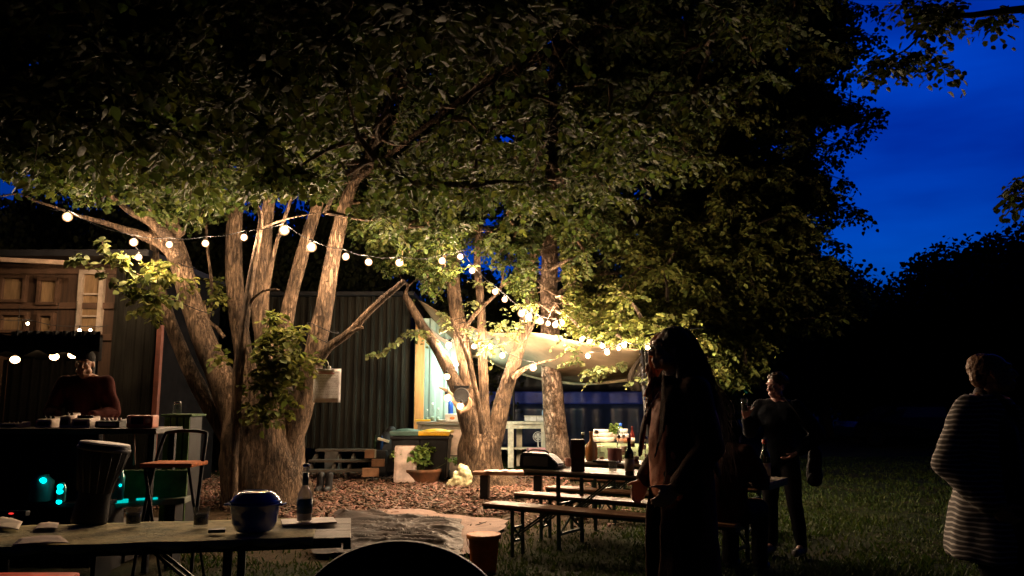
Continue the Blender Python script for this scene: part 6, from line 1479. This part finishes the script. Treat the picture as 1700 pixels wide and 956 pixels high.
def garment_legs(t, j, m, inf=.02, wr=.012, flare=1.0, name='trousers'):
    b = NB(); i = inf; cap(b, j['pelvis'] + Vector((-.05, 0, .02)), j['pelvis'] + Vector((.05, 0, .02)), .115 + i, .115 + i)
    for s in 'LR': cap(b, j['hip' + s], j['kn' + s], .092 + i, .062 + i, 6); cap(b, j['kn' + s], j['an' + s] + Vector((0, 0, .0)), .060 + i, (.046 + i) * flare, 6)
    return objm(name, voxel(b, .013, 2, wr, 6), m, t, local=True)
def shoes(t, j, m):
    for s in 'LR':
        b = NB(); a = j['an' + s]; cap(b, a + Vector((0, .02, -.035)), a + Vector((0, -.15, -.05)), .045, .038); cap(b, a, a + Vector((0, 0, -.03)), .05, .05)
        me = voxel(b, .009, 2)
        for v in me.vertices: v.co.z = max(v.co.z, a.z - .088)
        objm('shoe', me, m, t, local=True)
def strands(b, M, roots, r, n, L, w=.004, curl=.02, spread=.03):
    pass

# ---- woman in the long dark coat
def woman():
    c = P(1116, 700, 4.5); hair_m = mat('dark_brown_hair', (.11, .05, .028), .42, bump=.8, bs=60, stretch=(6, 6, .4), spec=.5); red_hair = mat('copper_hair_lock', (.75, .24, .08), .45, bump=.8, bs=60, stretch=(6, 6, .4), spec=.5)
    j = J(elL=(.235, .06, 1.13), wrL=(.19, -.10, .94), elR=(-.235, .05, 1.13), wrR=(-.18, -.12, .93), head=(0, -.03, 1.625), neck=(0, .0, 1.47))
    rz = R(-76); t, M = person('person with long dark hair in a long dark coat, hands in pockets', (c.x + .03, 4.5, 0), rz, j, 1.075, R(-12), R(-4), slim=.92, handL=((-.35, -.55, -.6), (-1, 0, 0), .4), handR=((.35, -.55, -.6), (1, 0, 0), .4))
    shirt = mat('rust_brown_blouse', (.85, .30, .15), .6, bump=.2); coat_m = mat('black_brown_coat', (.095, .055, .040), .75, spec=.06, bump=.4, bs=120)
    garment_top(t, j, shirt, .012, -.12, .018, .2, name='blouse', loose=1.05)
    garment_legs(t, j, mat('black_cloth', (.012, .012, .014), .8, spec=.06, bump=.3), .012); shoes(t, j, black_plastic)
    # coat: open at the front
    b = NB(); rows = []
    prof = [(.30, .20, .19, .30), (.50, .195, .185, .34), (.70, .185, .178, .40), (.90, .178, .168, .50), (1.02, .168, .158, .56), (1.15, .168, .156, .60), (1.30, .19, .155, .58), (1.40, .195, .150, .50), (1.46, .120, .105, .50), (1.50, .078, .082, .60)]
    prof = catmull(prof, 4); na = 56
    for z, rx, ry, gap in prof:
        row = []
        for k in range(na + 1):
            a = -PI / 2 + gap + (2 * PI - 2 * gap) * k / na; f = 1 + .035 * math.sin(a * 9 + z * 2) * max(0, 1.15 - z) + .02 * noise.noise(Vector((a * 2, z * 6, 1))); row.append(Vector((math.cos(a) * rx * f, math.sin(a) * ry * f + .01, z)))
        rows.append(row)
    sheet(b, rows, .022)
    # lapels
    for s in (-1, 1):
        lp = NB(); g = []
        for i in range(12):
            u = i / 11; z = 1.49 - .42 * u; g.append([Vector((s * (.05 + .05 * u + w_ * .07 * math.sin(u * PI * .9 + .3)), -.09 - .085 * u - .012 * (1 - w_) - .0, z)) for w_ in (0, .33, .66, 1)])
        sheet(lp, g, .014); addm(b, lp)
    i = .034
    for s in 'LR': cap(b, j['sh' + s], j['el' + s], .058 + i * .5, .048 + i * .6, 6, 16); cap(b, j['el' + s], j['el' + s].lerp(j['wr' + s], .9), .046 + i * .6, .044 + i * .4, 5, 16); cap(b, j['sh' + s], j['neck'] + Vector((0, .02, -.05)), .075, .05)
    objm('coat', voxel(b, .0105, 2, .014, 6, (1, 1, .55)), coat_m, t, local=True)
    # hair: cap, falls down the back and over the far shoulder
    b = NB(); H = lambda x, y, z: M @ Vector((x, y, z))
    ell(b, H(0, .026, .035), (.086, .098, .092), 20); rr = random.Random(5)
    for k in range(46):
        a = rr.uniform(-.12, PI + .3); x0, y0 = math.cos(a) * .070, .025 + math.sin(a) * .075; ln = rr.uniform(.40, .62)
        pts = [(*H(x0 * .7, y0 * .8, .08), .016), (*H(x0 * 1.05, y0 + .01, 0), .020)]
        for q in range(1, 7):
            u = q / 6; p_ = H(x0 * (1.02 + .75 * u ** .6), y0 * (1 + (1.15 if y0 > 0 else 0) * u ** .6) + .02 * u, -.02) ; pts.append((p_.x + .01 * math.sin(q * 1.9 + k), p_.y + .012 * math.sin(q * 2.3 + k * 2), p_.z - ln * u, .021 * (1 - .55 * u)))
        tube(b, catmull(pts, 3), 8)
    objm('hair', voxel(b, .007, 1, .010, 26, (1, 1, .12)), hair_m, t, local=True)
    b = NB()
    for k in range(170):
        a = rr.uniform(-.25, PI + .5); q_ = rr.uniform(.9, 1.2); x0, y0 = math.cos(a) * .088 * q_, .028 + math.sin(a) * .098 * q_; ln = rr.uniform(.3, .66); w1, w2 = rr.uniform(0, 6), rr.uniform(0, 6)
        pts = [(*H(x0 * .5, y0 * .6, .115), .0022), (*H(x0 * .9, y0, .05), .0026)]
        for q in range(1, 7): u = q / 6; p_ = H(x0 * (1 + .78 * u ** .6), y0 * (1 + (1.2 if y0 > 0 else 0) * u ** .6) + .02 * u, 0); pts.append((p_.x + .014 * u * math.sin(q * 1.3 + w1), p_.y + .014 * u * math.sin(q * 1.5 + w2), p_.z - ln * u, .0026 * (1 - .5 * u)))
        tube(b, catmull(pts, 3), 4)
    obj('loose_strands', b, hair_m, t, local=True); b = NB()
    for k in range(18):
        s = -1; x0 = s * rr.uniform(.064, .088); y0 = rr.uniform(-.065, -.02); ln = rr.uniform(.22, .32); pts = [(*H(x0 * .6, -.055, .085), .008), (*H(x0, y0 - .02, .04), .011)]
        for q in range(1, 6): u = q / 5; p_ = H(x0 * 1.05, y0 - .012, 0); pts.append((p_.x + .014 * math.sin(q * 2.1 + k), p_.y + .014 * math.cos(q * 1.7 + k * 2) - .05 * u, p_.z - ln * u, .011 * (1 - .5 * u)))
        tube(b, catmull(pts, 3), 6)
    objm('hair_lock', voxel(b, .006, 1, .006, 22, (1, 1, .2)), red_hair, t, local=True)
    # glasses and pendant
    b = NB()
    for s in (-1, 1): tube(b, [(*H(s * .034 + math.cos(a) * .024, -.104, .004 + math.sin(a) * .020), .0022) for a in np.linspace(0, 2 * PI, 17)], 5, cap=False); tube(b, [(*H(s * .058, -.10, .008), .0022), (*H(s * .082, .0, .010), .0022)], 5)
    tube(b, [(*H(-.010, -.106, .008), .0022), (*H(.010, -.106, .008), .0022)], 5); obj('glasses', b, steel, t, local=True)
    b = NB(); tube(b, catmull([(-.055, -.07, 1.47, .0022), (-.04, -.145, 1.37, .0022), (0, -.178, 1.29, .0022), (.04, -.145, 1.37, .0022), (.055, -.07, 1.47, .0022)], 5), 5); ell(b, (0, -.182, 1.275), (.010, .005, .016), 10); ell(b, (0, -.178, 1.305), .007, 8); obj('necklace', b, steel, t, local=True)
woman()

# ---- man holding up a drink
def man():
    c = P(1292, 700, 7.9); rz = R(-42)
    j = J(shR=(-.19, .02, 1.42), elR=(-.28, -.06, 1.17), wrR=(-.20, -.27, 1.31), elL=(.36, .10, 1.16), wrL=(.20, -.06, .98), anL=(.15, .06, .09), anR=(-.12, -.02, .09), knL=(.13, -.01, .51))
    t, M = person('person with curly hair in a dark jumper, standing and raising a drink', (c.x, 7.9, 0), rz, j, .99, R(-18), R(3), handR=((0, -.35, 1), (.8, -.5, 0), 1.1), handL=((-.6, -.5, -.5), (0, .4, 1), .5), skinm=mat('pale_skin', (.62, .36, .33), .5, bump=.05, var=.08))
    garment_top(t, j, mat('dark_slate_jumper', (.009, .012, .018), .85, spec=.06, bump=.4, bs=120), .022, -.08, .016, .92, name='jumper'); garment_legs(t, j, mat('black_jeans', (.014, .014, .018), .8, spec=.06, bump=.3), .012); shoes(t, j, mat('grey_shoe', (.12, .12, .13), .6))
    b = NB(); rr = random.Random(3); H = lambda x, y, z: M @ Vector((x, y, z))
    ell(b, H(0, .028, .05), (.086, .098, .085), 18)
    for k in range(90):
        a = rr.uniform(0, 2 * PI); e_ = rr.uniform(.05, 1.4); p_ = H(math.cos(a) * math.cos(e_) * .086, .025 + math.sin(a) * math.cos(e_) * .10, .045 + math.sin(e_) * .085)
        if math.sin(a) < -.3 and e_ < .5: continue
        ell(b, p_, rr.uniform(.014, .024), 8)
    objm('hair', voxel(b, .007, 1, .006, 30), mat('mid_brown_hair', (.07, .035, .02), .5, bump=.6), t, local=True)
    # shoulder bag hanging at the far hip
    b = NB(); cap(b, (.30, .08, .76), (.30, .12, .98), .075, .055); cap(b, (.28, .14, .72), (.32, .02, .72), .065, .065); me = voxel(b, .014, 2, .012, 8); o = objm('shoulder_bag', me, mat('black_bag', (.012, .012, .013), .7, spec=.06, bump=.3), None, local=True); 
    o.location = (c.x, 7.9, 0); o.rotation_euler = (0, 0, rz); tag(o, 'black shoulder bag hanging at the hip of the person raising a drink', 'bag')
    b = NB(); tube(b, catmull([(.34, .05, 1.05, .010), (.27, -.10, 1.30, .010), (.10, -.07, 1.50, .010), (-.02, .14, 1.46, .010), (.15, .22, 1.25, .010), (.33, .17, 1.05, .010)], 5), 6); obj('strap', b, MT['black_bag'], o, local=True)
    Rm = Matrix.Rotation(rz, 3, 'Z'); hp = Vector((c.x, 7.9, 0)) + Rm @ (Vector((-.18, -.355, 1.37)) * .99)
    gl = glass_of('glass of dark drink held up by the person with curly hair', hp, dark_liq, .034, .13, .09)
man()

# ---- striped cardigan, right edge
def cardigan_person():
    Y = 4.5; c = P(1650, 700, Y); rz = R(34)
    j = J(elR=(-.29, .10, 1.12), wrR=(-.24, -.08, .92), elL=(.27, .08, 1.12), wrL=(.22, -.10, .93), head=(0, -.04, 1.61))
    t, M = person('person in a long striped cardigan walking at the right edge of the view', (c.x - .02, Y, 0), rz, j, 1.0, R(34), R(-8), handR=((.3, -.5, -.6), (1, 0, 0), .5), skinm=mat('tanned_skin', (.52, .27, .14), .5, bump=.05))
    garment_top(t, j, mat('dark_maroon_top', (.035, .012, .014), .8), .012, -.12, .012, .3, name='top', collar=.02); garment_legs(t, j, MT['black_cloth'], .02, flare=1.2); shoes(t, j, black_plastic)
    m = bpy.data.materials.new('striped_knit'); m.use_nodes = True; n, l = m.node_tree.nodes, m.node_tree.links; bs_ = n['Principled BSDF']; bs_.inputs['Roughness'].default_value = .9
    tc_ = n.new('ShaderNodeTexCoord'); sx = n.new('ShaderNodeSeparateXYZ'); l.new(tc_.outputs['Object'], sx.inputs[0]); nz_ = n.new('ShaderNodeTexNoise'); nz_.inputs['Scale'].default_value = 5; l.new(tc_.outputs['Object'], nz_.inputs['Vector'])
    ma = n.new('ShaderNodeMath'); ma.operation = 'MULTIPLY_ADD'; ma.inputs[1].default_value = .05; l.new(nz_.outputs['Fac'], ma.inputs[0]); l.new(sx.outputs[2], ma.inputs[2]); mb = n.new('ShaderNodeMath'); mb.operation = 'MULTIPLY'; mb.inputs[1].default_value = 2 * PI / .027; l.new(ma.outputs[0], mb.inputs[0]); mc = n.new('ShaderNodeMath'); mc.operation = 'SINE'; l.new(mb.outputs[0], mc.inputs[0])
    cr_ = n.new('ShaderNodeValToRGB'); cr_.color_ramp.elements[0].position = .35; cr_.color_ramp.elements[0].color = (.08, .072, .07, 1); cr_.color_ramp.elements[1].position = .6; cr_.color_ramp.elements[1].color = (.50, .47, .46, 1); l.new(mc.outputs[0], cr_.inputs[0]); l.new(cr_.outputs[0], bs_.inputs['Base Color']); MT['striped_knit'] = m
    b = NB(); rows = []; prof = catmull([(.60, .27, .25, .75), (.66, .28, .255, .75), (.85, .25, .23, .8), (1.02, .21, .19, .85), (1.18, .20, .175, .85), (1.32, .205, .165, .75), (1.41, .195, .15, .5), (1.46, .12, .105, .5), (1.50, .08, .08, .6)], 4)
    for z, rx, ry, gap in prof:
        row = []
        for k in range(57):
            a = -PI / 2 + gap + (2 * PI - 2 * gap) * k / 56; f = 1 + .05 * math.sin(a * 7 + z) * max(0, 1.2 - z) + .02 * noise.noise(Vector((a * 2, z * 6, 3))); row.append(Vector((math.cos(a) * rx * f, math.sin(a) * ry * f + .01, z + .03 * math.sin(a * 3) * max(0, .9 - z))))
        rows.append(row)
    sheet(b, rows, .02)
    for s in 'LR': cap(b, j['sh' + s], j['el' + s], .085, .085, 6, 16); cap(b, j['el' + s], j['el' + s].lerp(j['wr' + s], .95), .085, .068, 5, 16); cap(b, j['sh' + s], j['neck'] + Vector((0, .02, -.05)), .07, .05)
    objm('cardigan', voxel(b, .011, 2, .012, 7), m, t, local=True)
    b = NB(); H = lambda x, y, z: M @ Vector((x, y, z)); ell(b, H(0, .045, .045), (.082, .085, .078), 18); ell(b, H(0, .07, -.01), (.07, .05, .06), 14); objm('hair', voxel(b, .007, 1, .006, 40), mat('short_ginger_hair', (.26, .13, .07), .6, bump=.6), t, local=True)
cardigan_person()

# ---- person in the stall
def stall_person():
    Y = 7.75; c = P(136, 700, Y); j = J(elR=(-.27, -.02, 1.13), wrR=(-.16, -.26, 1.10), elL=(.27, -.02, 1.13), wrL=(.16, -.26, 1.10), head=(0, -.05, 1.60))
    t, M = person('person in a red-brown jumper and dark cap behind the stall counter', (c.x, Y, .222), R(12), j, 1.0, R(4), R(6), handR=((.4, -.8, -.3), (0, 0, -1), .5), handL=((-.4, -.8, -.3), (0, 0, -1), .5))
    garment_top(t, j, mat('red_brown_knit', (.08, .02, .015), .85, spec=.06, bump=.4, bs=100), .025, -.08, .014, .95, name='jumper', collar=.03); garment_legs(t, j, MT['black_cloth']); shoes(t, j, black_plastic)
    b = NB(); H = lambda x, y, z: M @ Vector((x, y, z)); ell(b, H(0, .022, .058), (.088, .104, .085), 20); ell(b, H(0, .06, -.03), (.082, .06, .09), 16); objm('cap', voxel(b, .008, 1), mat('black_wool', (.012, .011, .011), .9, bump=.4), t, local=True)
stall_person()

# ---- seated person half hidden behind the woman
def seated():
    p = P(1216, 780, 6.75); f = .48
    j = J(pelvis=(0, 0, .56), chest=(0, -.06, .90), neck=(0, -.10, 1.08), head=(0, -.19, 1.16), shL=(.17, -.07, 1.03), shR=(-.17, -.07, 1.03), elL=(.24, -.14, .80), elR=(-.24, -.14, .80), wrL=(.12, -.34, .80), wrR=(-.12, -.34, .80), hipL=(.10, -.02, .55), hipR=(-.10, -.02, .55), knL=(.13, -.42, .54), knR=(-.13, -.42, .54), anL=(.13, -.40, .10), anR=(-.13, -.40, .10))
    t, M = person('person in a dark red-brown jacket seated on the bench with bowed head', (p.x - .06, 6.75, 0), R(145), j, 1.0, 0, R(18), vox=.010)
    garment_top(t, j, mat('dark_red_brown_jacket', (.055, .016, .013), .8, spec=.06, bump=.4, vs=14, col2=(.02, .012, .012), stretch=(5, 5, .5)), .03, -.05, .018, .95, name='jacket'); garment_legs(t, j, MT['black_cloth']); shoes(t, j, black_plastic)
    b = NB(); H = lambda x, y, z: M @ Vector((x, y, z)); ell(b, H(0, .03, .04), (.09, .10, .09), 16); ell(b, H(0, .06, -.04), (.085, .06, .11), 14); objm('hair', voxel(b, .009, 1, .01, 20), mat('black_hair', (.006, .005, .005), .95, bump=.3, spec=.03), t, local=True)
seated()
